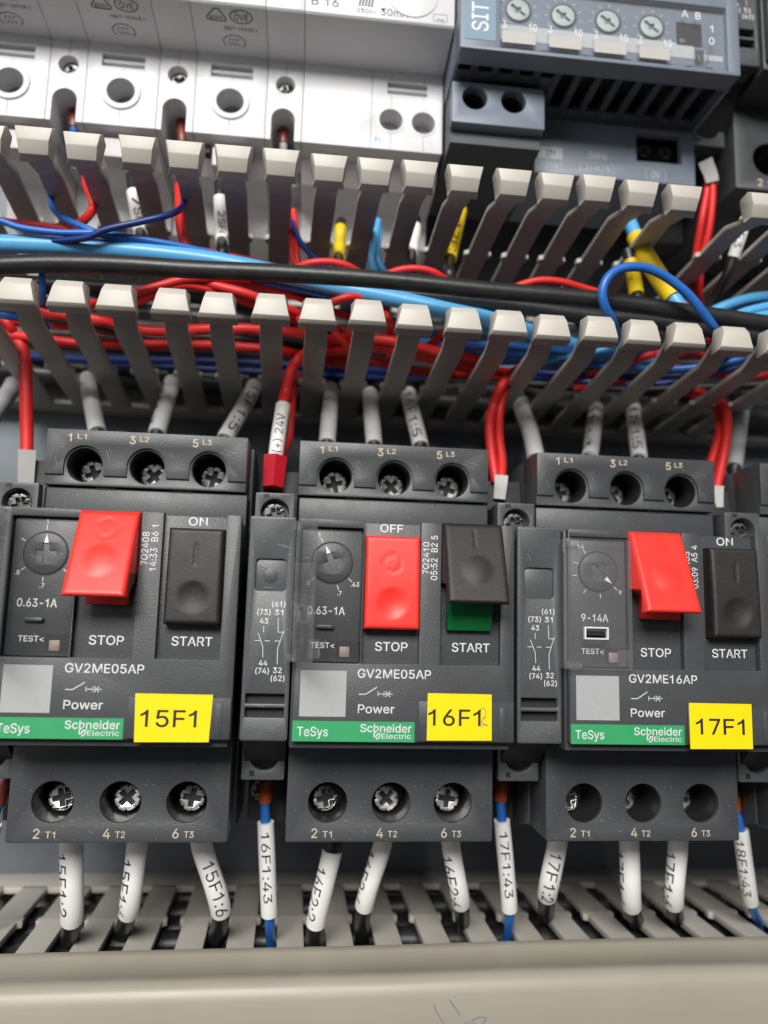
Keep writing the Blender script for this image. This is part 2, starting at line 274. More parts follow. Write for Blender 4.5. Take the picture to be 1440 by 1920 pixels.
# glyph outlines (plain sans-serif), 500 units to the cap height: advance, then closed loops x, y, x, y ...
GLYPH = {"0":[445,[223,-7,187,-3,156,7,128,24,103,47,83,76,68,111,56,152,49,198,47,250,49,301,56,347,68,388,84,423,104,453,128,476,156,493,188,503,223,507,258,503,289,493,317,476,342,453,362,423,378,388,389,347,396,301,398,250,396,198,389,152,378,111,362,76,342,47,318,24,290,7,258,-3],[223,49,246,51,267,59,285,72,301,91,314,114,324,141,332,173,336,209,338,250,336,290,332,327,324,359,314,386,301,409,285,428,267,441,246,449,223,452,199,449,179,441,160,428,144,409,131,386,121,359,113,327,109,290,107,250,109,209,113,173,121,141,131,114,144,91,160,72,179,59,199,51]],"1":[400,[252,0,252,500,210,500,178,452,122,405,58,376,58,316,112,336,160,364,190,390,190,0]],"2":[445,[63,0,63,47,248,244,289,292,298,307,311,335,314,350,315,365,313,382,309,398,302,411,293,423,282,433,268,441,254,447,237,451,220,452,201,450,184,446,169,440,156,431,145,420,136,406,130,391,126,374,125,356,64,356,67,384,73,411,85,435,100,456,119,473,141,488,165,498,192,505,221,507,250,505,276,498,301,488,322,474,340,457,355,438,366,415,372,392,374,366,373,348,370,330,365,312,345,275,312,231,289,205,150,59,150,56,383,56,383,0]],"3":[445,[214,-7,185,-5,157,1,130,10,107,22,86,38,69,56,56,78,47,102,43,130,107,130,110,113,116,99,124,86,135,74,148,65,162,58,179,53,196,50,215,49,235,50,253,54,270,60,286,68,299,79,309,91,317,106,322,123,323,142,322,160,318,177,311,193,300,207,287,219,270,230,250,237,226,242,154,243,154,294,283,441,283,444,68,444,68,500,366,500,366,453,208,273,208,284,243,285,275,281,303,271,328,257,348,240,365,219,377,195,384,170,386,142,384,114,376,89,364,65,348,44,327,27,303,12,276,2,247,-5]],"4":[445,[39,104,39,156,243,500,305,500,107,163,107,160,406,160,406,104],[277,0,277,312,337,312,337,0]],"5":[445,[217,-7,189,-5,162,1,138,11,116,24,97,40,81,59,70,80,62,103,59,128,120,128,123,114,128,100,136,87,145,76,157,67,170,59,201,50,217,49,237,51,255,55,271,63,286,74,299,87,309,103,316,120,321,139,322,159,321,180,316,199,308,217,298,233,285,247,270,258,253,266,234,271,214,272,197,271,181,268,165,264,149,258,126,242,66,248,94,500,360,500,360,444,148,444,132,296,134,296,159,313,191,324,208,327,226,328,248,326,269,322,289,315,307,306,324,294,339,280,352,264,363,247,372,227,379,206,383,184,384,160,382,129,375,101,363,74,346,51,327,31,303,15,277,3,248,-4]],"6":[445,[222,-7,193,-4,165,3,140,14,117,30,99,50,83,73,72,99,65,128,62,159,64,183,70,209,78,235,92,264,111,297,135,335,248,500,316,500,148,257,143,257,148,266,162,283,181,296,192,302,204,306,231,309,260,307,287,300,310,290,331,275,349,257,363,236,374,211,380,184,382,154,380,124,373,97,361,71,346,49,327,30,305,14,280,3,252,-4],[222,48,241,49,258,54,274,62,288,72,299,85,309,100,316,116,320,135,322,154,320,175,316,193,309,210,288,237,274,247,258,255,241,259,222,261,204,259,187,255,171,247,157,237,145,225,128,194,124,175,123,156,124,135,128,117,136,100,145,85,157,72,171,62,187,54,204,49]],"7":[385,[38,500,345,500,345,452,168,0,103,0,278,440,38,440]],"8":[445,[222,-7,190,-5,160,1,133,11,109,25,89,41,73,61,61,83,53,107,51,133,52,154,57,173,64,192,74,209,85,224,99,237,115,248,132,255,150,260,150,262,127,271,107,284,91,303,79,324,72,348,69,374,71,398,78,421,89,442,104,461,122,476,143,489,167,499,194,505,222,507,251,505,277,499,301,489,322,476,340,461,355,442,366,421,373,398,375,374,373,348,365,324,353,303,337,284,318,271,295,262,295,260,313,255,330,248,345,237,359,224,371,209,381,192,388,173,392,154,394,133,392,107,384,83,372,61,355,41,335,25,311,11,284,1,255,-5],[222,48,263,53,280,59,295,67,307,78,317,90,325,104,329,119,331,136,329,154,325,170,317,185,306,199,293,210,278,219,261,226,242,230,222,231,202,230,183,226,166,219,151,210,138,199,128,185,120,170,115,154,113,136,115,119,119,104,127,90,137,78,149,67,164,59,182,53],[222,285,239,286,255,289,269,295,282,303,293,313,302,325,308,338,312,353,314,369,309,400,302,413,294,424,283,434,270,442,256,447,240,451,222,452,205,451,174,442,162,434,151,424,142,413,136,400,132,385,131,369,132,353,136,338,142,325,151,313,162,303,175,295,189,289,205,286]],"9":[445,[222,507,252,504,280,497,305,486,327,470,346,450,362,427,373,401,380,372,382,341,380,317,375,291,366,265,353,236,334,203,310,165,197,0,128,0,296,243,302,243,297,234,283,217,274,210,252,198,240,194,214,191,185,193,159,200,135,210,114,225,96,243,82,264,71,289,65,316,62,346,65,376,72,404,83,429,99,451,118,470,140,486,165,497,193,504],[222,452,204,451,187,446,171,438,157,428,145,415,136,400,129,384,125,365,123,346,125,326,129,307,136,290,145,276,157,263,171,253,187,245,204,241,222,239,241,241,258,245,274,253,288,263,299,275,309,290,316,307,320,325,322,344,320,365,316,383,309,400,299,415,288,428,274,438,258,446,241,451]],"A":[471,[16,0,198,500,271,500,455,0,388,0,275,317,228,470,241,470,219,395,194,316,84,0],[108,140,108,195,363,195,363,140]],"B":[448,[59,0,59,500,237,500,270,498,298,492,323,482,344,469,361,453,374,434,384,414,389,391,391,367,390,347,386,330,380,315,372,302,362,290,337,273,309,262,309,258,325,255,341,250,357,241,372,230,384,216,395,200,404,180,409,159,411,134,409,109,403,87,393,66,379,47,361,31,339,18,311,8,279,2,242,0],[122,56,241,56,276,59,304,66,324,78,338,94,347,113,349,134,348,151,344,166,337,181,327,194,315,205,300,214,284,221,265,225,244,227,122,227],[122,281,252,282,268,285,283,291,297,299,308,309,318,321,325,334,329,349,330,366,328,387,320,405,307,421,289,434,265,441,236,444,122,444]],"C":[501,[263,-7,221,-3,183,7,148,24,116,48,90,78,68,113,52,154,43,199,40,250,43,300,52,346,68,386,90,422,116,452,148,475,183,493,221,503,263,507,311,502,334,496,356,487,376,476,395,463,412,448,427,430,440,411,451,390,459,367,465,342,401,342,397,359,391,374,383,388,363,411,351,421,325,436,310,441,295,445,263,448,233,445,206,438,180,425,158,407,139,385,123,358,111,326,104,290,102,250,104,210,111,174,123,142,139,115,158,93,181,75,206,62,233,55,263,52,295,55,310,59,325,64,338,71,351,79,363,89,383,112,391,126,397,141,401,158,465,158,459,133,451,110,440,89,427,70,412,53,395,37,377,24,356,13,335,5,312,-2]],"D":[494,[215,0,94,0,94,56,211,56,249,59,283,66,312,79,337,97,357,120,372,146,383,178,390,212,392,251,390,289,384,324,373,354,357,381,338,403,314,421,286,434,254,441,217,444,92,444,92,500,221,500,268,497,310,487,346,470,378,447,405,419,426,384,441,345,451,300,454,251,451,201,441,157,426,117,404,82,377,53,345,30,307,13,263,3],[122,500,122,0,59,0,59,500]],"E":[411,[59,0,59,500,366,500,366,444,122,444,122,281,349,281,349,225,122,225,122,56,369,56,369,0]],"F":[403,[59,0,59,500,363,500,363,444,122,444,122,273,340,273,340,217,122,217,122,0]],"G":[511,[264,-7,221,-3,182,7,147,25,116,48,89,78,68,114,52,154,43,200,40,250,43,300,52,346,68,386,89,422,115,452,146,475,181,493,219,503,260,507,286,505,311,501,335,495,357,486,377,475,396,461,413,446,428,428,441,409,452,388,460,366,466,343,401,343,381,386,361,410,350,420,338,428,310,441,295,445,261,448,232,445,205,438,180,425,158,407,139,385,123,358,111,326,104,290,102,250,104,210,111,174,123,142,139,115,158,93,181,75,207,62,234,55,264,52,291,54,316,60,339,70,359,84,376,101,389,121,400,145,406,171,408,199,427,196,278,196,278,251,470,251,470,197,467,157,458,121,443,89,423,61,399,38,370,18,338,4,302,-4]],"H":[508,[59,0,59,500,122,500,122,284,386,284,386,500,449,500,449,0,386,0,386,228,122,228,122,0]],"I":[295,[31,0,31,56,116,56,116,444,31,444,31,500,265,500,265,444,180,444,180,56,265,56,265,0]],"J":[390,[182,-7,141,-2,105,11,74,32,51,62,37,99,33,143,33,170,96,170,96,143,99,115,106,91,119,73,137,60,158,52,182,49,206,52,226,60,244,73,257,91,265,115,267,143,267,500,331,500,331,143,326,99,312,62,289,32,259,11,223,-2]],"K":[459,[103,143,103,212,148,271,183,312,357,500,441,500,227,271,224,271],[59,0,59,500,122,500,122,0],[366,0,185,255,224,304,441,0]],"L":[386,[59,0,59,500,122,500,122,56,355,56,355,0]],"M":[617,[59,0,59,500,149,500,276,176,316,48,302,48,336,156,468,500,558,500,558,0,496,0,496,362,498,449,504,449,469,342,336,0,281,0,160,304,110,449,117,449,119,380,120,0]],"N":[514,[59,0,59,500,134,500,357,148,390,89,407,54,398,53,396,71,392,155,392,500,455,500,455,0,380,0,199,285,145,374,106,444,117,446,123,308,123,0]],"O":[524,[262,-7,221,-3,183,7,148,24,117,48,90,78,69,113,52,154,43,199,40,250,43,300,52,346,69,386,90,422,117,452,148,475,183,493,221,503,262,507,304,503,342,493,377,475,408,452,434,422,456,386,472,346,481,300,485,250,481,199,472,154,456,113,434,78,408,48,377,24,342,7,304,-3],[262,52,291,55,318,62,343,75,366,92,385,114,401,142,413,173,420,209,423,250,420,290,413,327,401,358,385,386,366,408,343,425,318,438,291,445,262,448,233,445,206,438,181,425,158,408,139,385,123,358,111,326,104,290,102,250,104,209,111,173,123,142,139,115,158,92,181,75,206,62,233,55]],"P":[437,[59,0,59,500,231,500,267,498,299,491,327,479,350,463,369,445,383,422,393,397,400,371,402,342,400,313,393,286,383,261,369,239,350,219,327,204,299,192,267,185,231,183,107,183,107,238,229,238,253,240,274,244,292,252,307,262,318,274,327,289,334,305,337,323,339,342,337,361,334,378,327,395,318,409,307,421,292,431,274,438,253,443,228,444,122,444,122,0]],"Q":[524,[241,156,307,156,460,-47,394,-47,326,45],[262,-7,221,-3,183,7,148,24,117,48,90,78,69,113,52,154,43,199,40,250,43,300,52,346,69,386,90,422,117,452,148,475,183,493,221,503,262,507,304,503,342,493,377,475,408,452,434,422,456,386,472,346,481,300,485,250,481,199,472,154,456,113,434,78,408,48,377,24,342,7,304,-3],[262,52,291,55,318,62,343,75,366,92,385,114,401,142,413,173,420,209,423,250,420,290,413,327,401,358,385,386,366,408,343,425,318,438,291,445,262,448,233,445,206,438,181,425,158,408,139,385,123,358,111,326,104,290,102,250,104,209,111,173,123,142,139,115,158,92,181,75,206,62,233,55]],"R":[441,[59,0,59,500,232,500,268,498,300,491,327,480,350,465,369,447,384,426,394,401,400,375,402,346,400,317,394,291,384,267,369,246,350,228,327,213,300,203,268,196,232,194,95,194,95,251,254,252,275,256,293,262,307,271,319,282,328,295,334,310,338,327,339,346,338,365,334,382,328,398,319,411,307,423,292,432,275,439,253,443,229,444,122,444,122,0],[347,0,226,225,298,225,420,0]],"S":[439,[220,-9,185,-7,154,-1,125,9,101,23,80,39,63,59,50,82,42,107,38,134,103,134,106,116,112,100,121,86,133,75,147,65,164,58,181,52,200,49,220,48,242,50,262,53,281,59,298,68,312,78,324,90,333,104,338,120,340,137,338,152,334,165,326,176,316,185,305,194,291,201,259,213,181,235,142,248,110,265,85,284,66,307,55,335,51,366,54,393,61,418,74,440,91,460,111,476,135,489,162,499,192,505,223,507,255,505,284,499,311,489,334,476,354,460,371,441,383,420,391,396,394,371,332,371,326,395,314,414,297,430,275,441,250,448,221,451,201,449,182,446,164,440,149,432,137,423,127,411,119,398,115,384,113,369,115,353,120,339,129,328,140,318,152,310,166,303,195,292,290,265,322,252,353,234,378,209,388,194,395,177,400,158,401,136,399,110,392,85,380,62,363,42,343,25,318,10,289,0,256,-7]],"T":[441,[31,444,31,500,410,500,410,444,252,444,252,0,189,0,189,444]],"U":[508,[254,-8,217,-5,182,2,151,15,124,32,102,54,83,79,70,107,62,137,59,170,59,500,122,500,122,175,124,152,129,131,138,111,150,94,166,79,184,67,205,58,228,52,254,51,281,52,304,58,325,67,343,79,358,94,370,111,379,131,384,152,386,175,386,500,449,500,449,170,447,137,439,107,425,79,407,54,384,32,357,15,326,2,292,-5]],"V":[471,[200,0,16,500,83,500,189,203,212,135,244,30,231,30,262,136,388,500,455,500,273,0]],"W":[674,[152,0,16,500,81,500,169,160,184,92,194,39,186,39,196,92,220,193,301,500,373,500,454,193,482,75,489,39,480,39,490,92,514,193,593,500,658,500,521,0,448,0,361,317,345,385,330,467,344,467,319,341,227,0]],"X":[466,[18,0,213,280,213,232,29,500,102,500,201,355,214,334,239,287,228,287,260,344,293,394,367,500,439,500,254,235,254,282,448,0,375,0,257,172,245,192,227,227,240,227,216,183,179,127,90,0]],"Y":[464,[200,0,200,205,16,500,90,500,200,321,227,269,245,227,220,227,238,270,265,321,374,500,447,500,263,205,263,0]],"Z":[431,[41,0,41,46,269,379,312,438,335,467,342,447,281,444,40,444,40,500,390,500,390,454,132,79,96,33,89,53,149,56,393,56,393,0]],"a":[383,[157,-8,134,-7,113,-2,93,5,75,15,59,28,47,44,37,62,32,83,30,106,31,126,35,144,42,158,52,171,63,181,76,190,106,203,158,214,242,225,253,227,261,231,270,242,271,250,270,267,267,280,262,292,255,302,246,310,236,316,223,321,209,324,192,325,175,324,160,321,147,317,135,311,124,304,108,287,98,269,40,286,50,307,62,325,77,340,94,352,112,362,131,369,151,374,171,377,191,378,219,376,251,369,281,354,295,344,307,331,317,315,325,296,329,273,331,247,331,0,272,0,272,51,268,51,263,42,248,24,238,15,226,8,212,1,196,-4,177,-7],[167,45,189,46,207,50,224,58,238,67,250,79,259,92,266,106,269,120,271,136,271,187,262,181,247,177,217,171,158,163,132,156,110,145,95,128,90,103,91,91,100,71,108,63,128,51,153,45]],"c":[389,[204,-8,171,-5,142,3,115,16,91,34,71,57,55,84,43,114,36,148,34,184,36,221,43,255,55,286,71,313,91,335,115,354,142,367,171,375,204,378,239,375,256,371,286,358,300,350,313,340,324,329,334,316,343,303,350,288,355,272,298,257,295,267,290,276,280,292,273,299,257,311,248,316,216,324,180,322,160,316,143,305,128,291,116,274,107,254,100,232,96,209,95,184,96,160,100,137,107,115,116,96,128,79,143,65,160,54,180,48,216,46,228,48,248,54,258,59,274,71,287,87,296,105,299,115,357,101,344,69,335,55,314,31,301,21,287,12,256,-1,239,-5]],"d":[417,[192,-8,162,-5,135,3,110,16,87,34,69,56,54,83,43,114,36,148,34,186,36,223,43,257,54,288,69,314,88,337,110,354,135,367,162,375,192,378,214,377,233,373,249,366,262,358,273,349,282,340,301,314,305,314,305,500,365,500,365,0,307,0,307,58,301,58,290,40,273,21,248,4,232,-3,214,-7],[201,46,222,48,242,54,259,64,273,77,285,94,294,113,301,135,305,160,306,186,305,213,301,237,294,258,285,277,273,294,259,307,242,316,223,322,201,324,179,322,159,316,142,306,128,293,116,276,107,257,100,235,96,212,95,186,96,161,100,137,107,115,116,95,128,78,143,64,160,54,179,48]],"e":[397,[208,-8,174,-5,143,3,115,16,91,34,71,57,55,83,43,114,36,147,34,184,36,220,43,254,54,285,70,312,90,335,113,353,140,367,169,375,202,378,222,377,261,368,280,359,297,349,314,335,328,319,341,299,351,277,359,252,363,223,365,191,365,166,73,166,73,217,332,217,304,199,303,222,299,244,293,264,284,281,272,296,258,308,242,317,223,323,202,324,180,323,161,317,144,308,129,296,117,282,107,265,100,247,96,227,94,207,94,174,96,148,101,125,109,104,119,87,133,72,148,60,167,52,187,47,209,45,223,46,237,48,249,52,271,63,281,71,289,81,300,104,359,89,352,71,342,54,329,39,314,25,297,14,278,4,256,-3,233,-7]],"h":[403,[112,223,112,0,52,0,52,500,112,500,112,283,101,283,114,314,130,338,149,356,172,368,196,375,223,378,248,376,270,371,290,362,308,350,323,334,335,315,344,293,349,266,351,236,351,0,291,0,291,231,288,258,281,281,268,299,251,313,231,321,206,323,189,322,173,318,158,312,145,303,133,292,124,278,117,262,113,243]],"i":[164,[52,0,52,373,112,373,112,0],[82,435,62,440,53,447,46,455,42,464,41,475,42,485,46,495,53,503,62,510,82,515,103,510,112,503,119,495,123,485,124,475,123,464,119,455,112,447,103,440]],"m":[599,[52,0,52,373,110,373,110,290,106,290,112,309,120,326,130,340,142,352,155,362,169,370,184,375,215,380,241,377,264,368,282,355,297,336,308,315,315,290,307,290,313,307,321,323,331,337,344,350,358,360,391,375,429,380,450,378,470,373,489,365,505,354,520,340,531,323,540,302,546,278,547,251,547,0,487,0,487,249,485,274,477,293,464,307,448,317,431,323,411,325,395,324,381,320,368,314,356,306,347,297,339,285,334,272,331,258,330,243,330,0,269,0,269,255,267,275,260,292,249,306,234,316,216,323,196,325,182,324,168,320,155,315,143,307,132,297,117,270,113,253,112,234,112,0]],"n":[403,[112,223,112,0,52,0,52,373,110,373,110,283,101,283,114,314,130,338,149,356,172,368,196,375,223,378,248,376,270,371,290,362,308,350,323,334,335,315,344,293,349,266,351,236,351,0,291,0,291,231,288,258,281,281,268,299,251,313,231,321,206,323,189,322,173,318,158,312,145,303,133,292,124,278,117,262,113,243]],"o":[408,[204,-8,171,-5,142,3,115,16,91,34,71,57,55,84,43,114,36,148,34,184,36,221,43,255,55,286,71,313,91,335,115,354,142,367,171,375,204,378,236,375,266,367,293,354,317,335,337,313,353,286,365,255,372,221,374,184,372,148,365,114,353,84,337,57,317,34,293,16,266,3,236,-5],[204,46,227,48,248,54,266,65,280,79,293,96,302,115,308,137,312,160,314,184,312,209,308,232,302,254,293,274,280,291,266,305,248,316,227,322,204,324,180,322,160,316,143,305,128,291,116,274,107,254,100,232,96,209,95,184,96,160,100,137,107,115,116,96,128,79,143,65,160,54,180,48]],"r":[255,[52,0,52,373,110,373,110,315,113,315,122,333,134,348,150,361,168,371,188,376,209,378,239,377,239,317,219,320,187,319,171,315,156,309,143,301,133,291,124,279,117,265,113,250,112,233,112,0]],"s":[359,[179,-8,154,-7,131,-3,110,3,91,12,75,23,61,37,49,53,41,72,35,93,92,105,99,86,109,71,122,59,138,51,157,46,178,45,202,46,223,52,240,61,253,73,261,86,263,101,262,113,257,124,250,133,239,141,225,148,147,167,116,177,90,189,71,205,57,223,49,245,46,269,48,290,54,309,64,326,77,341,94,354,113,364,135,372,158,376,184,378,208,377,230,373,249,366,267,357,281,346,294,333,304,319,312,303,318,285,263,272,258,286,249,299,238,310,224,319,206,325,184,327,163,325,145,320,129,311,116,300,109,287,107,272,108,260,113,248,122,239,134,231,149,225,169,219,226,206,257,196,282,184,301,168,315,150,323,129,326,105,323,84,317,64,307,46,293,31,276,17,255,6,232,-2,207,-6]],"t":[223,[200,373,200,321,6,321,6,373],[64,463,124,463,124,96,125,81,128,69,134,60,142,54,153,50,167,49,182,50,198,53,209,2,203,0,189,-3,165,-4,136,-1,111,7,90,21,76,40,67,63,64,91]],"w":[557,[135,0,22,373,86,373,138,187,172,41,162,41,182,132,248,373,311,373,362,186,382,105,395,41,385,41,399,104,426,210,472,373,535,373,422,0,362,0,313,169,272,332,286,332,249,186,195,0]],"y":[383,[47,-136,60,-84,81,-88,92,-88,111,-85,120,-80,128,-73,142,-50,160,-1,17,373,83,373,170,130,202,20,181,20,205,108,300,373,365,373,201,-57,184,-91,162,-117,150,-126,122,-139,107,-142,90,-143,63,-141]],"l":[186,[137,-2,111,0,89,7,73,20,61,37,54,58,52,83,52,500,112,500,112,82,118,61,124,56,132,52,144,51,167,53,178,3,152,-2]],"(":[268,[88,203,89,240,93,279,107,358,117,396,129,434,143,469,173,530,232,530,201,458,176,383,166,345,153,272,150,237,149,203,150,173,153,143,165,81,174,49,198,-19,232,-94,173,-94,148,-46,126,4,109,54,97,104,90,154]],")":[268,[37,-94,71,-18,96,51,111,114,116,144,119,174,120,203,119,237,110,308,93,383,68,458,37,530,95,530,111,501,126,469,139,434,151,396,170,318,180,240,181,203,178,153,171,103,159,52,142,2,121,-46,95,-94]],"<":[445,[64,174,64,216,381,377,381,311,140,196,142,200,142,191,140,194,381,80,381,15]],">":[445,[380,174,64,15,64,80,305,194,303,191,303,200,305,196,64,311,64,377,380,216]],"+":[445,[194,34,194,357,251,357,251,34],[60,169,60,222,384,222,384,169]],"-":[445,[331,240,331,185,112,185,112,240]],":":[185,[94,-4,82,-3,71,1,62,9,55,18,50,29,49,40,50,52,55,63,62,72,71,79,82,84,94,85,106,84,126,72,133,63,137,52,139,40,137,29,133,18,126,9,116,1,106,-3],[94,266,82,268,71,272,62,279,50,299,49,311,50,323,62,343,71,350,82,354,94,356,106,354,116,350,126,343,133,333,137,323,139,311,137,299,133,289,126,279,116,272,106,268]],".":[185,[94,-4,82,-3,71,1,62,9,55,18,50,29,49,40,50,52,55,63,62,72,71,79,82,84,94,85,106,84,126,72,133,63,137,52,139,40,137,29,133,18,126,9,116,1,106,-3]],"/":[245,[231,523,70,-75,14,-75,175,523]],"~":[445,[51,147,53,173,57,195,65,214,75,229,87,241,101,251,117,257,149,262,165,261,180,257,208,243,262,200,278,191,285,189,307,190,317,195,327,204,333,216,337,230,339,248,393,248,392,223,388,200,380,182,370,167,357,155,343,145,328,139,312,135,296,134,279,135,264,139,250,145,235,154,174,201,167,204,151,207,139,205,128,201,119,193,112,182,108,167,106,147]],"\u00d6":[524,[262,-7,221,-3,183,7,148,24,117,48,90,78,69,113,52,154,43,199,40,250,43,300,52,346,69,386,90,422,117,452,148,475,183,493,221,503,262,507,304,503,342,493,377,475,408,452,434,422,456,386,472,346,481,300,485,250,481,199,472,154,456,113,434,78,408,48,377,24,342,7,304,-3],[262,52,291,55,318,62,343,75,366,92,385,114,401,142,413,173,420,209,423,250,420,290,413,327,401,358,385,386,366,408,343,425,318,438,291,445,262,448,233,445,206,438,181,425,158,408,139,385,123,358,111,326,104,290,102,250,104,209,111,173,123,142,139,115,158,92,181,75,206,62,233,55],[333,562,323,564,313,568,305,574,299,582,295,592,293,602,295,612,299,622,305,630,313,636,323,640,333,642,344,640,353,636,361,630,368,622,372,612,373,602,372,592,368,582,361,574,353,568,344,564],[192,562,182,564,172,568,164,574,157,582,153,592,152,602,153,612,157,622,164,630,172,636,182,640,192,642,202,640,212,636,220,630,226,622,230,612,232,602,230,592,226,582,220,574,212,568,202,564]]}
def glyph_mesh(c, bold):
    k = (c, bold, 0)
    if k not in _TX:
        gl = GLYPH[c][1:]
        cu = bpy.data.curves.new('tmp', 'CURVE'); cu.dimensions = '2D'; cu.fill_mode = 'FRONT'; cu.offset = bold
        for lp in gl:
            n = len(lp) // 2
            s = cu.splines.new('POLY'); s.points.add(n - 1); s.use_cyclic_u = True
            for i in range(n): s.points[i].co = (lp[2 * i] / 500, lp[2 * i + 1] / 500, 0, 1)
        o = bpy.data.objects.new('tmp', cu); COL.objects.link(o)
        me = bpy.data.meshes.new_from_object(o.evaluated_get(bpy.context.evaluated_depsgraph_get()))
        _TX[k] = ([(p.co.x, p.co.y) for p in me.vertices], [tuple(p.vertices) for p in me.polygons])
        bpy.data.objects.remove(o); bpy.data.curves.remove(cu); bpy.data.meshes.remove(me)
    return _TX[k]
def text_mesh(s, bold=0.0):
    k = (s, bold)
    if k in _TX: return _TX[k]
    v = []; f = []; x = 0.0
    for c in s:
        if c == ' ': x += .42; continue
        gv, gf = glyph_mesh(c, bold)
        n = len(v)
        v += [(p[0] + x, p[1]) for p in gv]; f += [tuple(i + n for i in q) for q in gf]
        x += GLYPH[c][0] / 500
    _TX[k] = (v, f); return _TX[k]
CAP = 1.0
class Ink:
    """flat printing: letters and strokes on a plane given by fn(u, v) -> panel xyz"""
    def __init__(self, fn): self.fn = fn; self.mb = MB()
    def text(self, s, cx, cy, h, w=None, rot=0.0, bold=0.011, align='c'):
        v, f = text_mesh(s, bold)
        x0 = min(p[0] for p in v); x1 = max(p[0] for p in v)
        sy = h / CAP
        sx = sy if w is None else w / (x1 - x0)
        c, sn = math.cos(rot), math.sin(rot)
        xm = {'c': (x0 + x1) / 2, 'l': x0, 'r': x1}[align]
        pts = []
        for px, py in v:
            a = (px - xm) * sx; b = (py - CAP / 2) * sy
            pts.append(self.fn(cx + a * c - b * sn, cy + a * sn + b * c))
        self.mb.add(pts, f); return self
    def line(self, pts, w):
        for (xa, ya), (xb, yb) in zip(pts, pts[1:]):
            d = math.hypot(xb - xa, yb - ya) or 1
            nx, ny = -(yb - ya) / d * w / 2, (xb - xa) / d * w / 2
            self.mb.add([self.fn(xa + nx, ya + ny), self.fn(xa - nx, ya - ny), self.fn(xb - nx, yb - ny), self.fn(xb + nx, yb + ny)], [(0, 1, 2, 3)])
        return self
    def ring(self, cx, cy, rx, ry, w, n=40, a0=0, a1=2 * PI):
        p = [(cx + rx * math.cos(a0 + (a1 - a0) * i / n), cy + ry * math.sin(a0 + (a1 - a0) * i / n)) for i in range(n + 1)]
        return self.line(p, w)
    def rect(self, x0, x1, y0, y1):
        self.mb.add([self.fn(x0, y0), self.fn(x1, y0), self.fn(x1, y1), self.fn(x0, y1)], [(0, 1, 2, 3)]); return self
    def box(self, x0, x1, y0, y1, w): return self.line([(x0, y0), (x1, y0), (x1, y1), (x0, y1), (x0, y0)], w)
    def poly(self, pts):
        self.mb.add([self.fn(*p) for p in pts], [tuple(range(len(pts)))]); return self
    def build(self, m, parent, name='lettering'): return self.mb.build(name, m, parent, smooth=False)
def onz(z): return lambda u, v: (u, v, z)

def thing(name, label, cat, loc=(0, 0, 0), group=None):
    o = bpy.data.objects.new(name, None); COL.objects.link(o)
    o.empty_display_size = 0.005
    o.location = W(*loc)
    return tag(o, label, cat, group)
def tag(o, label, cat, group=None):
    o['label'] = label; o['category'] = cat
    if group: o['group'] = group
    return o
def cp(o, parent, recurse=True):
    c = o.copy(); COL.objects.link(c); c.parent = parent
    if recurse:
        for ch in list(o.children): cp(ch, c)
    return c

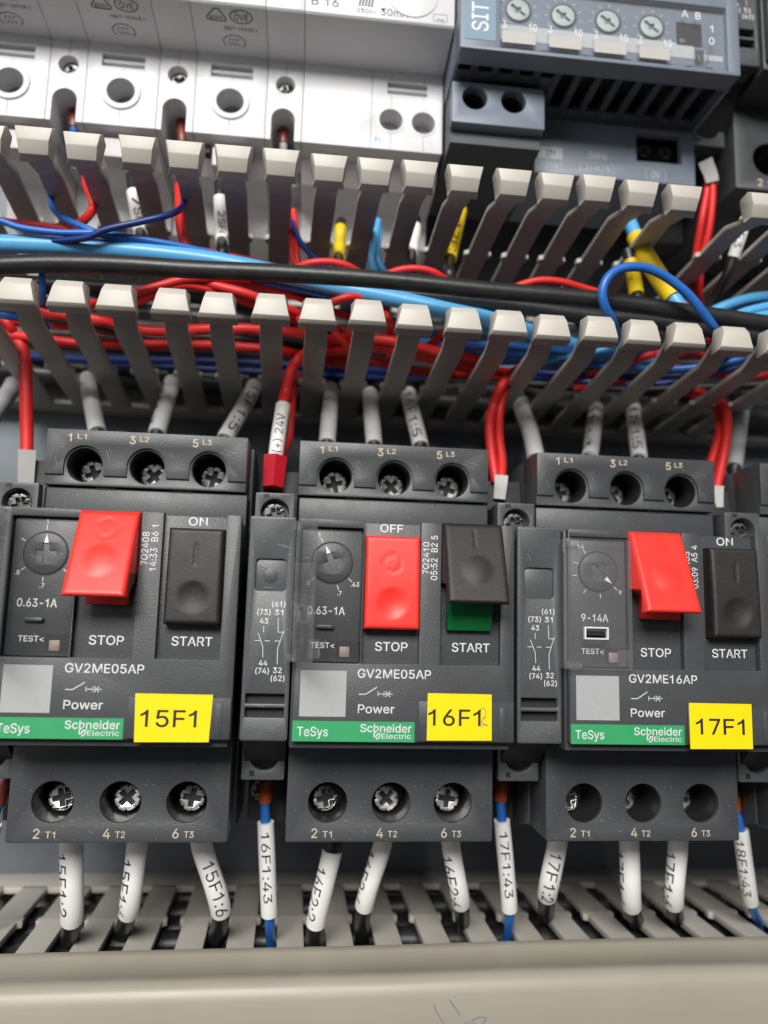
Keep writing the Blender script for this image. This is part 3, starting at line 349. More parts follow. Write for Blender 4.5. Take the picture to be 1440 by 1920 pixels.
# ---------------------------------------------------------------- wires
def spline(pts, per=10):
    P = [Vector(p) for p in pts]
    P = [P[0] * 2 - P[1]] + P + [P[-1] * 2 - P[-2]]
    out = []; T = []
    for i in range(1, len(P) - 2):
        a, b, c, d = P[i - 1], P[i], P[i + 1], P[i + 2]
        for k in range(per):
            t = k / per
            out.append(0.5 * ((2 * b) + (c - a) * t + (2 * a - 5 * b + 4 * c - d) * t * t + (3 * b - a - 3 * c + d) * t ** 3))
            T.append(i - 1 + t)
    out.append(P[-2]); T.append(len(pts) - 1.0)
    return out, T
class Path:
    def __init__(self, pts, per=10):
        self.p, self.T = spline(pts, per)
        n = len(self.p)
        self.t = []
        for i in range(n):
            d = self.p[min(i + 1, n - 1)] - self.p[max(i - 1, 0)]
            self.t.append(d.normalized())
        self.s = [0.0]
        for i in range(1, n): self.s.append(self.s[-1] + (self.p[i] - self.p[i - 1]).length)
    def len_at(self, T):
        for i in range(1, len(self.T)):
            if self.T[i] >= T:
                k = (T - self.T[i - 1]) / (self.T[i] - self.T[i - 1]); return self.s[i - 1] + k * (self.s[i] - self.s[i - 1])
        return self.s[-1]
    def frame(self, s):
        s = max(0, min(s, self.s[-1]))
        i = 1
        while i < len(self.s) - 1 and self.s[i] < s: i += 1
        k = (s - self.s[i - 1]) / max(1e-6, self.s[i] - self.s[i - 1])
        p = self.p[i - 1].lerp(self.p[i], k); t = self.t[i - 1].lerp(self.t[i], k).normalized()
        e = (Vector(CAM) - p); e = e - t * e.dot(t); e.normalize()
        return p, t, e, t.cross(e)
    def tube(self, s0, s1, r, n=14, step=0.9, rfun=None, cap=True, square=False):
        k = max(2, int((s1 - s0) / step) + 1)
        v = []; f = []
        for i in range(k):
            s = s0 + (s1 - s0) * i / (k - 1)
            p, t, e, g = self.frame(s)
            rr = rfun(i / (k - 1)) * r if rfun else r
            for j in range(n):
                a = 2 * PI * (j + .5) / n
                q = rr
                if square == 6: a = 2 * PI * j / n
                elif square: q = rr * min(1.0 / max(abs(math.cos(a)), abs(math.sin(a))), 1.28)
                v.append(p + e * (q * math.cos(a)) + g * (q * math.sin(a)))
        for i in range(k - 1):
            for j in range(n):
                f.append((i * n + j, i * n + (j + 1) % n, (i + 1) * n + (j + 1) % n, (i + 1) * n + j))
        if cap:
            f.append(tuple(range(n))[::-1]); f.append(tuple((k - 1) * n + j for j in range(n)))
        return v, f
    def ink(self, s, smid, r, h, length, ang, flip=False):
        """letters wrapped round the tube; text runs along the path (against it when flip)"""
        v, f = text_mesh(s, 0.0)
        vv = []; ff = []
        cuts = [-1.0] + [CAP * (k + .5) / 5 for k in range(-1, 6)] + [2.0]
        def clip(poly, lim, sgn):
            r = []
            for i in range(len(poly)):
                a, b = poly[i - 1], poly[i]
                ia, ib = (a[1] - lim) * sgn >= 0, (b[1] - lim) * sgn >= 0
                if ia != ib:
                    k = (lim - a[1]) / (b[1] - a[1]); r.append((a[0] + k * (b[0] - a[0]), lim))
                if ib: r.append(b)
            return r
        for q in f:
            pl = [v[i] for i in q]
            for lo, hi in zip(cuts, cuts[1:]):
                cl = clip(pl, lo, 1)
                if len(cl) > 2: cl = clip(cl, hi, -1)
                if len(cl) > 2:
                    n = len(vv); vv += [(p[0], p[1], 0) for p in cl]; ff.append(tuple(range(n, n + len(cl))))
        x0 = min(p[0] for p in vv); x1 = max(p[0] for p in vv)
        out = []
        for x, y, _ in vv:
            a = ((x - x0) / (x1 - x0) - .5) * length; b = (y / CAP - .5) * h
            if flip: a, b = -a, -b
            P, t, e, g = self.frame(smid + a)
            th = -b / r + ang
            out.append(P + (e * math.cos(th) + g * math.sin(th)) * (r + 0.05))
        return out, ff
# ---------------------------------------------------------------- the setting
def structure(o): o['kind'] = 'structure'; return o
structure(MB().box(-420, 460, -260, 420, -92, -88).build('back_plate', 'steel'))

# ---------------------------------------------------------------- wiring ducts
def finger_mb(side, y_out, x_tip, x_root, z_root, z_tip, wid=5.7, bend=True, nub=-44, tw=1.3, dy=0.0):
    """one finger of a duct wall: flat shank with two snap-off nubs, a step inwards and a chamfered head.
    side = -1 lower wall (outside faces down), +1 upper wall"""
    mb = MB()
    sh = (x_tip - x_root) / (z_tip - z_root)
    def F(o, w, z):            # o outwards, w across, z
        k = max(0.0, (z - z_root) / (z_tip - z_root))
        return (x_root + w + sh * (z - z_root), y_out + side * o + dy * k * k, z)
    h = wid / 2
    zb = -16.0 if bend else z_tip
    zn = nub
    rows = [(z_root - 1, h + .0), (z_root + 1.0, h), (zn - 2.0, h), (zn - 1.1, h + .75), (zn + .6, h + .75), (zn + 1.3, h - .25), (zb - 2, h - .25), (zb, h - .3)]
    prof = [(0.0, z, hw) for z, hw in rows]
    if bend: prof += [(-.35, zb + 1.2, h - .35), (-2.0, zb + 6.2, h - .45), (-2.3, zb + 7.5, h - .4), (-2.3, z_tip - 1, h - .2)]
    v = []
    for o, z, hw in prof:
        for oo in (o, o - tw):
            for w in (-hw, hw): v.append(F(oo, w, z))
    f = []
    n = len(prof)
    for i in range(n - 1):
        a = i * 4; b = a + 4
        f += [(a, a + 1, b + 1, b), (a + 2, b + 2, b + 3, a + 3), (a, b, b + 2, a + 2), (a + 1, a + 3, b + 3, b + 1)]
    f += [(0, 2, 3, 1), ((n - 1) * 4, (n - 1) * 4 + 1, (n - 1) * 4 + 3, (n - 1) * 4 + 2)]
    bm = bmesh.new(); vs = [bm.verts.new(p) for p in v]
    for q in f: bm.faces.new([vs[i] for i in q])
    bmesh.ops.recalc_face_normals(bm, faces=bm.faces)
    bmesh.ops.bevel(bm, geom=[e for e in bm.edges if len(e.link_faces) == 2 and e.calc_face_angle(0) > 1.0], offset=.22, segments=2, profile=.5, affect='EDGES')
    mb.mesh_copy(from_bm(bm))
    if bend:                   # head, hollow side inwards
        hw = 4.05
        # outline in (o, z): outer lip, front face, inner chamfer, inner side
        t = z_tip
        pr = [(0.1, t - 5.0), (0.5, t - 4.6), (.55, t - 1.2), (-.1, t - .15), (-3.5, t - .1), (-5.3, t - 1.6), (-5.3, t - 4.4), (-3.2, t - 5.2)]
        ins = [0.1, 0, 0, .35, 1.15, 1.4, .6, .6]
        if side > 0: pr[4:6] = [(-2.7, t - .4), (-5.0, t - 2.0)]; ins[4:6] = [.9, 1.15]
        bm = bmesh.new()
        L = [bm.verts.new(F(o, -hw + i_, z)) for (o, z), i_ in zip(pr, ins)]
        Rr = [bm.verts.new(F(o, hw - i_, z)) for (o, z), i_ in zip(pr, ins)]
        k = len(pr)
        bm.faces.new(L); bm.faces.new(Rr[::-1])
        for i in range(k): bm.faces.new((L[i], Rr[i], Rr[(i + 1) % k], L[(i + 1) % k]))
        bmesh.ops.recalc_face_normals(bm, faces=bm.faces)
        bmesh.ops.triangulate(bm, faces=[f_ for f_ in bm.faces if len(f_.verts) > 4])
        bmesh.ops.bevel(bm, geom=[e for e in bm.edges if len(e.link_faces) == 2 and e.calc_face_angle(0) > .3], offset=.18, segments=2, profile=.5, affect='EDGES')
        mb.mesh_copy(from_bm(bm))
    return mb

Y_LO, Y_UP, Z_ROOT, Z_TIP = 70.4, 107.2, -77.0, -0.6
duct = thing('wiring_duct', 'open grey slotted wiring duct full of cables between the white devices and the dark breakers', 'wiring duct', (0, Y_LO, -88))
DO = (0, Y_LO, -88)
db = MB()
db.box(-260, 300, Y_LO, Y_LO + 1.6, -87.9, Z_ROOT, .2)
db.box(-260, 300, Y_UP - 1.6, Y_UP, -87.9, Z_ROOT, .2)
db.box(-260, 300, Y_LO + 1.6, Y_UP - 1.6, -87.9, -86.3)
db.build('base', 'duct', duct, DO)
lo_px = [(-62, 540), (30, 545), (127, 552), (217, 560), (320, 570), (408, 580), (508, 582), (596, 592), (690, 597), (778, 602), (870, 602), (955, 614), (1038, 620), (1127, 625), (1208, 641), (1290, 634), (1380, 646), (1468, 655), (1552, 660)]
up_px = [(-118, 262), (-28, 262), (62, 272), (152, 276), (256, 287), (345, 297), (437, 305), (527, 315), (618, 318), (705, 332), (788, 341), (873, 347), (965, 354), (1045, 360), (1123, 366), (1205, 375), (1288, 382)]
for i, (px, py) in enumerate(lo_px):
    x, y, z = at(px, py, -1.2)
    xr = -11.0 + 11.15 * (i - 6)
    finger_mb(-1, Y_LO, x, xr, Z_ROOT, Z_TIP + random.uniform(-.4, .4), dy=random.uniform(-.25, .25)).build('finger', 'duct', duct, DO, angle=24)
for i, (px, py) in enumerate(up_px):
    x, y, z = at(px, py, -1.2)
    xr = -10.2 + 1.1 * (at(62, 272, -1.2)[0] + 9.87 * (i - 2) + 7.3)
    finger_mb(1, Y_UP, x, xr, Z_ROOT, Z_TIP + random.uniform(-.4, .4), dy=random.uniform(-.3, .3), nub=-38).build('finger', 'duct', duct, DO, angle=24)
for px in (1440, 1528, 1612):                                           # beyond the gap, pushed apart by the red wires
    x, y, z = at(px, 398, -1.2)
    finger_mb(1, Y_UP, x, x + 5.0, Z_ROOT, Z_TIP - .5, nub=-30).build('finger', 'duct', duct, DO, angle=24)

# lower duct with its cover on
wire_later = []
YB, ZB_ROOT = -64.3, -76.4
duct2 = thing('wiring_duct', 'closed grey slotted wiring duct with its smooth cover on along the bottom of the picture', 'wiring duct', (0, YB, -88))
DO2 = (0, YB, -88)
db = MB()
db.box(-260, 300, YB - 1.6, YB, -87.9, ZB_ROOT, .2)
db.box(-260, 300, YB - 40, YB - 38.4, -87.9, -24, .2)
db.box(-260, 300, YB - 38.4, YB - 1.6, -87.9, -86.3)
db.build('base', 'duct', duct2, DO2)
sl0, sl1 = at(92, 1800, -31)[0], at(690, 1795, -31)[0]
rt0, rt1 = aty(343, 1673, YB)[0], aty(1303, 1648, YB)[0]
for i in range(-7, 18):
    xt = sl0 + (sl1 - sl0) / 6 * (i - .5)
    xr = rt0 + (rt1 - rt0) / 13 * (i - 2.5)
    finger_mb(1, YB, xt + (xt - xr) * .15, xr, ZB_ROOT, -22, wid=6.7, bend=False, nub=-54.7, tw=1.7).build('finger', 'duct', duct2, DO2, angle=24)
for k, (yy, zz) in enumerate(((-5.5, -70), (-6, -62), (-5.5, -54), (-6.5, -46), (-6, -38), (-7, -31), (-13, -66), (-13, -57), (-14, -48), (-14, -39), (-21, -62), (-21, -50))):
    wire_later.append((YB + yy, zz))
def sag(x): return -0.9 * ((x - 20) / 75.0) ** 2 * (1 if x > 20 else .35) + (0.02 * max(0, x - 20))
def cover_profile(b):
    # (y, z): rolled lower lip, side band, shoulder, front face, far side
    q = [(YB + .4, -14.5), (YB + 1.2, -15.6), (YB + 2.2, -15.4), (YB + 2.7, -14.3), (YB + 2.2, -12.6), (YB + 1.5, -11.2), (YB + 1.5, -5.0), (YB + 2.0, -2.8),
            (YB + 1.7, -1.3), (YB + .6, -.2), (YB - 1.4, 0.4), (YB - 6, .5), (YB - 20, .5), (YB - 34, .5), (YB - 39, 0), (YB - 41, -1.5), (YB - 41.4, -14),
            (YB - 40.6, -14), (YB - 40.2, -2.2), (YB - 38, -1.2), (YB - 20, -.6), (YB - 3, -1.0), (YB - .4, -2.4), (YB + .4, -5)]
    return [(y, z - 16.2) for y, z in q]
cm = MB(); n = len(cover_profile(0)); v = []; f = []
xs = [-240 + 12 * k for k in range(44)]
for x in xs:
    for y, z in cover_profile(0): v.append((x, y + sag(min(max(x, -90), 150)), z))
for i in range(len(xs) - 1):
    for j in range(n): f.append((i * n + j, i * n + (j + 1) % n, (i + 1) * n + (j + 1) % n, (i + 1) * n + j))
f += [tuple(range(n)), tuple((len(xs) - 1) * n + j for j in range(n))[::-1]]
cm.add(v, f)
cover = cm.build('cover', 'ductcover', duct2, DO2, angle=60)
pen = Ink(lambda u, v_: (u, v_ + sag(u), -15.66))
def pxs(l): return [at(px, py, -15.7)[:2] for px, py in l]
def inkpx(l, w):
    q = [(a, b - sag(a)) for a, b in pxs(l)]
    pp, _ = spline([(a, b, 0) for a, b in q], 6)
    pen.line([(p.x, p.y) for p in pp], w)
inkpx([(813, 1880), (817, 1893), (825, 1908), (834, 1922)], .14)
inkpx([(842, 1874), (851, 1886), (863, 1904)], .17)
inkpx([(884, 1915), (893, 1909), (905, 1907), (911, 1910), (908, 1916), (900, 1924)], .17)
inkpx([(866, 1921), (880, 1917), (894, 1921)], .10)
o = pen.mb.build('pen_mark', 'pen', cover, DO2, smooth=False)

# ---------------------------------------------------------------- screws
def cross_hole(r, w, n=8):
    h = w / 2
    return [(h, -r), (h, -h), (r, -h), (r, h), (h, h), (h, r), (-h, r), (-h, h), (-r, h), (-r, -h), (-h, -h), (-h, -r)]
def screw_vf(r, depth=1.0, rot=.5, notches=8):
    mb = MB()
    out = []
    for i in range(64):
        a = 2 * PI * i / 64
        k = (i % 8) in (0,)
        out.append(((r * (.80 if k else 1.0)) * math.cos(a), (r * (.80 if k else 1.0)) * math.sin(a)))
    c, s = math.cos(rot), math.sin(rot)
    hole = [(x * c - y * s, x * s + y * c) for x, y in cross_hole(r * .70, r * .42)]
    mb.mesh_copy(plate([out, hole], -1.1, 0, .10))
    mb.mesh_copy(plate([circle(0, 0, r * .80, 24)], -4.5, -1.0))
    return mb.v, mb.f
SCREW = {}
def add_screw(parent, org, x, y, z, r, m='metal', rot=.5, tilt=(0, 0), name='terminal_screw'):
    k = (r, rot)
    if k not in SCREW: SCREW[k] = screw_vf(r, rot=rot)
    tx, ty = tilt
    fn = lambda a, b, c: (x + a + c * tx, y + b + c * ty, z + c - a * tx - b * ty)
    so = MB().mesh_copy(SCREW[k], fn).build(name, m, parent, org)
    MB().mesh_copy(plate([circle(0, 0, r * .74, 20)], -.98, -.80), fn).build('recess_shade', 'holeshade', so, org)  # shade in the cross slot painted as a black disc
    return so

# ---------------------------------------------------------------- breaker push buttons
def button_vf(x0, x1, y0, y1, ztop, zbot, zskirt, dishes, nx=30, ny=46, rad=.9):
    """cap with a rounded rim: front face runs from height ztop (upper end y1) to zbot (lower end y0);
    zskirt(y) is where the sides end; dishes: list of (cx, cy, r, depth) bowls and (cx, cy, r, w, d) ring grooves"""
    v = []; f = []
    for j in range(ny + 1):
        for i in range(nx + 1):
            fx = .5 - .5 * math.cos(PI * i / nx) * 1.0 if False else i / nx
            # denser near the rim
            sx = fx + .045 * math.sin(4 * PI * fx) * -1; sy_ = j / ny; sy_ = sy_ - .03 * math.sin(4 * PI * sy_)
            x = x0 + (x1 - x0) * sx; y = y0 + (y1 - y0) * sy_
            k = (y - y0) / (y1 - y0)
            z = zbot + (ztop - zbot) * k
            bow = .35 * math.sin(PI * k)
            z += bow * .5
            d = min(x - x0, x1 - x, y - y0, y1 - y)
            if d < rad: z -= rad - math.sqrt(max(0, rad * rad - (rad - d) ** 2))
            for q in dishes:
                rr = math.hypot(x - q[0], y - q[1])
                if len(q) == 4:
                    if rr < q[2]: z -= q[3] * (1 - (rr / q[2]) ** 2) ** 1.0
                elif len(q) == 5:
                    e = abs(rr - q[2])
                    if e < q[3]: z -= q[4] * (1 - (e / q[3]) ** 2)
                else:                       # straight mark: cx, cy, half width, half length, depth, 0
                    if abs(x - q[0]) < q[2] and abs(y - q[1]) < q[3]: z -= q[4]
            v.append((x, y, z))
    W_ = nx + 1
    for j in range(ny):
        for i in range(nx): f.append((j * W_ + i, j * W_ + i + 1, (j + 1) * W_ + i + 1, (j + 1) * W_ + i))
    ring = [i for i in range(W_)] + [j * W_ + nx for j in range(1, ny + 1)] + [ny * W_ + i for i in range(nx - 1, -1, -1)] + [j * W_ for j in range(ny - 1, 0, -1)]
    base = len(v)
    for i in ring: v.append((v[i][0], v[i][1], min(v[i][2] - .05, zskirt(v[i][1]))))
    n = len(ring)
    for i in range(n): f.append((ring[i], base + i, base + (i + 1) % n, ring[(i + 1) % n]))
    f.append(tuple(base + i for i in range(n)))
    return v, f

# ---------------------------------------------------------------- motor breaker (local mm: x 0..43, nose z = 0)
HX = (6.95, 20.1, 33.3)
def body_parts(q, detail=True, zback=-80.5):
    o0 = (0, 0, 0)
    b = MB()
    # rear body, terminal shelf and side steps
    b.mesh_copy(prism_x([(-34.6, -25), (-37.0, -34.5), (-36.6, -52), (-22, -58), (-22, zback), (22, zback), (22, -62), (40, -58), (49.2, -37.5), (48.6, -28), (30, -28)], -1.0, 42.2, .25))
    b.box(-.6, 42.0, -14.6, 29.0, -30, -1.75, .25)
    b.box(-.9, 41.8, 28.6, 36.35, -30, -19.2, .3)
    b.build('housing', 'char', q)
    # upper terminal block: base plate with holes, raised comb in front of it
    holes = [circle(x, 41.2, 3.75) for x in HX]
    tb = MB()
    tb.mesh_copy(plate([rect(-1.15, 41.45, 36.7, 48.8)] + holes, -28, -18.1, .12))
    comb = [(-1.15, 48.8), (-1.15, 38.9)]
    for x in HX:
        comb += [(x - 4.15, 38.9)] + [(x + 4.15 * math.cos(a), 41.2 + 4.15 * math.sin(a)) for a in [PI - PI * i / 18 for i in range(19)]] + [(x + 4.15, 38.9)]
    comb += [(41.45, 38.9), (41.45, 48.8)]
    tb.mesh_copy(plate([comb[::-1]], -18.3, -17.5, .14))
    tbo = tb.build('terminal_block', 'char', q)
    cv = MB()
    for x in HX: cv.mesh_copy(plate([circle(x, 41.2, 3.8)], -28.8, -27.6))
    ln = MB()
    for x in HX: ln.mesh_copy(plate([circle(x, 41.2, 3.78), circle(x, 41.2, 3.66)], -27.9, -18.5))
    ln.build('cavity_shade', 'holeshade', tbo)  # shade inside the upper holes painted as dark rings
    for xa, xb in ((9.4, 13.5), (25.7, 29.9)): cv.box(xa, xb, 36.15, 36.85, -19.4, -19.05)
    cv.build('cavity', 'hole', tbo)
    ink = Ink(onz(-17.44))
    for x, a, s in ((3.7, '1', 'L1'), (16.8, '3', 'L2'), (30.2, '5', 'L3')):
        ink.text(a, x, 47.0, 1.75); ink.text(s, x + 2.5, 47.3, 1.15, w=1.9)
    ink.build('beige', tbo)
    sc_ = Ink(onz(-17.46))
    for l_ in ([(11.4, 44.6), (12.3, 42.4)], [(12.0, 44.9), (12.5, 43.8)], [(35.8, 45.2), (38.2, 44.4)], [(36.4, 45.8), (39.4, 45.0)], [(24.9, 44.6), (25.6, 43.4)], [(1.0, 42.5), (1.5, 40.6)], [(38.6, 41.0), (39.0, 39.8)]): sc_.line(l_, .06)
    sc_.build('scuff', tbo, 'scuff_mark')
    # lower terminal block
    lb = MB()
    lb.mesh_copy(plate([rrect(-.7, 41.85, -34.95, -13.4, .5)] + [circle(x, -27.3, 4.0) for x in (7.6, 20.6, 33.5)], -26, -13.5, .14))
    lbo = lb.build('terminal_block', 'char', q)
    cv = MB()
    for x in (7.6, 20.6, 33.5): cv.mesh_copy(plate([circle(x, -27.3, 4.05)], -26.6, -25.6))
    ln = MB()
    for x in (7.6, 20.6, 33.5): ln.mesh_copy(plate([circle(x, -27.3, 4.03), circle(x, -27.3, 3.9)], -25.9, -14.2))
    ln.build('cavity_shade', 'holeshade', lbo)  # same painted shade rings for the lower holes
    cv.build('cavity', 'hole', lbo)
    ink = Ink(onz(-13.44))
    for x, a, s in ((5.1, '2', 'T1'), (18.4, '4', 'T2'), (31.7, '6', 'T3')):
        ink.text(a, x, -33.2, 1.8); ink.text(s, x + 2.6, -33.4, 1.2, w=1.9)
    ink.build('beige', lbo)

def nose_part(q):
    n = MB()
    out = [(-.25, -12.8), (.05, -13.1), (42.3, -13.1), (42.6, -12.8), (42.6, 28.9), (42.3, 29.2), (39.85, 29.2), (39.85, 1.6), (27.85, 1.6), (27.85, 29.2),
           (23.75, 29.2), (23.75, 1.55), (12.55, 1.55), (12.55, 29.2), (.05, 29.2), (-.25, 28.9)]
    n.mesh_copy(plate([out, rrect(.15, 12.25, 1.45, 27.6, .25)], -2.4, 0, .16))
    n.box(.3, 12.1, 1.6, 27.45, -3.0, -1.2, .12)          # setting panel
    n.box(23.8, 42.5, -12.85, -5.35, -.2, .45, .16)       # tag holder
    n.box(39.6, 40.9, -12.2, -6.3, .3, .6, .1)
    o = n.build('front_cover', 'char', q)
    g = MB()
    g.box(12.25, 12.55, 1.6, 27.5, -2.3, -.9); g.box(12.0, 12.55, 5.6, 6.2, -2.3, -1.1)
    g.build('seam', 'hole', o)
    return o

def dial_part(q, z, cx, cy, r, ang, extra=0):
    g = MB().mesh_copy(plate([circle(cx, cy, r + .28), circle(cx, cy, r - .02)], z - .9, z + .02))
    g2 = g.build('dial_ring', 'hole', q)
    d = MB()
    c, s = math.cos(ang), math.sin(ang)
    cr = [(cx + x * c - y * s, cy + x * s + y * c) for x, y in cross_hole(r * .50, r * .30)]
    d.mesh_copy(plate([circle(cx, cy, r - .05), cr], z - 1.2, z + .25, .08))
    do = d.build('dial', 'char', q)
    MB().mesh_copy(plate([circle(cx, cy, r - .3, 20)], z - 1.5, z - .75)).build('recess_shade', 'hole', do)  # dark disc paints the shade at the bottom of the cross
    a = Ink(onz(z + .31))
    t = r * .93; u = r * .50
    a.poly([(cx + t * c, cy + t * s), (cx + u * c - .45 * s, cy + u * s + .45 * c), (cx + u * c + .45 * s, cy + u * s - .45 * c)])
    a.build('white', do, 'pointer')
    return do

def make_breaker(spec):
    q = thing('motor_breaker', spec['label'], 'circuit breaker', spec.get('loc', (0, 0, 0)), 'dark motor circuit breakers')
    if not BODY: body_parts(q); BODY.append([c for c in q.children])
    else:
        for c in BODY[0]: cp(c, q)
    if not NOSE: NOSE.append(nose_part(q)); nose = NOSE[0]; nl = None
    else:
        nose = cp(NOSE[0], q, recurse=False)
        cp([c for c in NOSE[0].children if c.name.startswith('seam')][0], nose)
    o0 = (0, 0, 0)
    # printing on the front
    ink = Ink(onz(.06))
    ink.text(spec.get('model', 'GV2ME05AP'), 19.05, -.35, 1.62, w=14.2)
    ink.text('Power', 12.2, -6.95, 1.55, w=7.0, align='l')
    ink.line([(12.3, -4.25), (13.6, -4.25), (15.7, -2.9)], .16)
    ink.line([(15.95, -4.15), (18.8, -4.15)], .13); ink.line([(15.95, -3.7), (15.95, -4.6)], .13); ink.line([(17.1, -3.7), (17.1, -4.6)], .1)
    ink.line([(17.4, -3.6), (18.3, -4.7)], .13); ink.line([(17.4, -4.7), (18.3, -3.6)], .13)
    t1, t2 = spec.get('serial', ('7Q2408', '14:33  B6 1'))
    ink.text(t1, 24.75, 22.2, 1.25, w=6.3, rot=PI / 2); ink.text(t2, 26.4, 22.3, 1.25, w=8.8, rot=PI / 2)
    ink.build('white', nose)
    ink = Ink(onz(-1.70))
    if spec['on']: ink.text('ON', 34.1, 28.15 - .25, 1.6, w=3.6)
    else: ink.text('OFF', 18.0, 28.0, 1.6, w=4.6)
    ink.text('STOP', 18.5, 4.75, 1.68, w=6.4); ink.text('START', 34.3, 4.9, 1.68, w=7.6)
    ink.build('white', nose)
    ink = Ink(onz(-1.14))
    rng = spec['range']
    ink.text(rng, 5.55, 11.4, 1.5, w=7.2 if rng.startswith('0') else 5.6); ink.text('TEST<', 5.0, 4.75, 1.05, w=4.6)
    cx, cy = 6.35, 20.7
    for a, s in spec['scale']:
        c, s_ = math.cos(a), math.sin(a)
        ink.line([(cx + 4.45 * c, cy + 4.45 * s_), (cx + 5.4 * c, cy + 5.4 * s_)], .13)
        if s: ink.text(s, cx + 6.2 * c, cy + 6.1 * s_, .85)
    ink.build('white', nose)
    dial_part(q, -1.2, cx, cy, 3.95, spec['dial'])
    # test window and lug
    tw = MB().mesh_copy(plate([rrect(7.6, 12.05, 2.4, 5.6, .5)], -1.25, -1.12))
    two = tw.build('test_window', 'hole', q)
    MB().box(8.3, 10.3, 2.55, 4.6, -1.3, -1.04, .2).build('slider', 'pinkish', two)
    MB().box(3.6, 7.1, 7.9, 8.7, -1.4, -.2, .25).build('lug', 'char', q)
    # green strip, blank code label, yellow tag
    st = MB().mesh_copy(plate([rect(-.05, 23.15, -13.05, -9.3)], -.02, .09)).build('brand_strip', 'brand', q)
    ink = Ink(onz(.13))
    ink.text('TeSys', .85, -11.25, 1.65, w=5.8, align='l')
    ink.text('Schneider', 17.65, -10.5, 1.45, w=9.8, bold=0.014); ink.text('Electric', 19.65, -11.95, .92, w=5.7, bold=0.008)
    ink.ring(15.95, -11.75, .55, .72, .24, 16); ink.line([(15.55, -12.4), (16.4, -11.1)], .24)
    ink.build('white', st)
    MB().mesh_copy(plate([rect(1.1, 9.85, -8.5, .05)], -.02, .08)).build('blank_label', 'pale', q)
    lx0, lx1, ly0, ly1, skew = spec['tag']
    tg = MB().mesh_copy(plate([[(lx0 + skew, ly0), (lx1 - skew, ly0 + .1), (lx1, ly1), (lx0, ly1 + .05)]], .44, .62)).build('marker_label', 'yellow', q)
    ink = Ink(onz(.68))
    ink.text(spec['name'], (lx0 + lx1) / 2 + spec.get('tx', -.4), (ly0 + ly1) / 2 - .05, 3.0, w=spec.get('tagw', 10.0))
    ink.build('black', tg)
    if spec.get('smudge'):
        s = Ink(onz(.66)); a0, b0 = lx1 - 1.7, (ly0 + ly1) / 2
        s.ring(a0, b0 + .8, .55, 1.0, .13, 20, -1.6, 3.6); s.line([(a0 + .4, b0 + .2), (a0 - .3, b0 - .7), (a0 + .2, b0 - 1.3), (a0 + .95, b0 - 1.5)], .14)
        s.ring(a0 + .3, b0 - 1.55, .6, .35, .10, 16, 0, 4)
        s.build('pinkish', tg, 'pen_mark')
    # push buttons
    if spec['on']:
        sb = MB().mesh_copy(button_vf(12.35, 23.5, 12.7, 29.1, .6, 8.2, lambda y: -1.9 if y > 17.2 else 5.6, [(18.0, 19.4, 3.0, -.35), (18.0, 25.6, 1.75, .28, .12)]))
        sbo = sb.build('stop_button', 'red', q, angle=55)
        MB().box(14.9, 22.4, 11.4, 20, -1.9, 1.6, .3).build('skirt', 'red', sbo)
        bb = MB().mesh_copy(button_vf(29.2, 39.55, 8.1, 26.3, 1.2, 1.8, lambda y: -1.9, [(34.4, 13.2, 3.0, .55), (34.4, 21.3, .32, 1.9, .10, 0)], rad=.8))
        bb.build('start_button', 'brownblack', q, angle=55)
    else:
        sb = MB().mesh_copy(button_vf(12.8, 23.5, 8.1, 26.2, 1.2, 1.9, lambda y: -1.9, [(18.1, 13.1, 3.0, .5), (18.0, 20.8, 1.65, .28, .13)], rad=.7))
        sb.build('stop_button', 'red', q, angle=55)
        bb = MB().mesh_copy(button_vf(27.95, 39.85, 13.4, 29.25, 1.4, 7.6, lambda y: -1.9 if y > 17.5 else 5.0, [(34.0, 19.8, 2.9, -.4), (33.9, 26.0, .32, 1.8, .10, 0)]))
        bbo = bb.build('start_button', 'brownblack', q, angle=55)
        sk = MB().mesh_copy(prism_x([(8.2, -1.9), (8.2, -.2), (20, 4.2), (20, -1.9)], 29.2, 38.0, .15)).build('skirt', 'green', bbo)
    # clear cover over the setting panel
    if spec['cover'] == 'closed':
        c = MB().mesh_copy(plate([rrect(-1.6, 12.2, 1.3, 27.2, .4), rect(2.5, 7.0, 7.35, 9.4)], 1.1, 1.75, .12))
        c.box(-1.7, -.9, 1.4, 27.1, -1.0, 1.1, .1)
        co = c.build('clear_cover', 'glass', q)
        MB().mesh_copy(plate([rect(2.3, 7.2, 7.15, 9.6), rect(2.6, 6.9, 7.45, 9.3)], .9, 1.9, .08)).build('slot_frame', 'white', co)
        MB().box(-1.5, 1.6, 25.4, 27.0, 1.0, 2.3, .3).build('hinge', 'glass', co); MB().box(-1.5, 1.7, 1.5, 2.9, 1.0, 2.3, .3).build('hinge', 'glass', co)
        MB().box(9.3, 11.9, 2.0, 5.3, .7, 1.2, .2).build('latch', 'glass', co)
    else:
        a = spec['cover']; ca, sa = math.cos(a), math.sin(a)
        fn = lambda x, y, z: (-.7 + x * ca - z * sa, y, .3 + x * sa + z * ca)
        c = MB().mesh_copy(plate([rrect(0, 12.6, 1.8, 28.2, .6), rect(4.6, 8.2, 9.2, 12.0)], 0, .75, .12), fn)
        co = c.build('clear_cover', 'glass', q)
        MB().box(-.3, 2.6, 26.6, 28.3, -.5, 1.3, .3, fn=fn).build('hinge', 'glass', co); MB().box(-.3, 2.2, 1.6, 3.2, -.5, 1.3, .3, fn=fn).build('hinge', 'glass', co)
        MB().box(11.9, 12.9, 3.0, 6.2, -1.2, .9, .25, fn=fn).build('latch', 'glass', co)
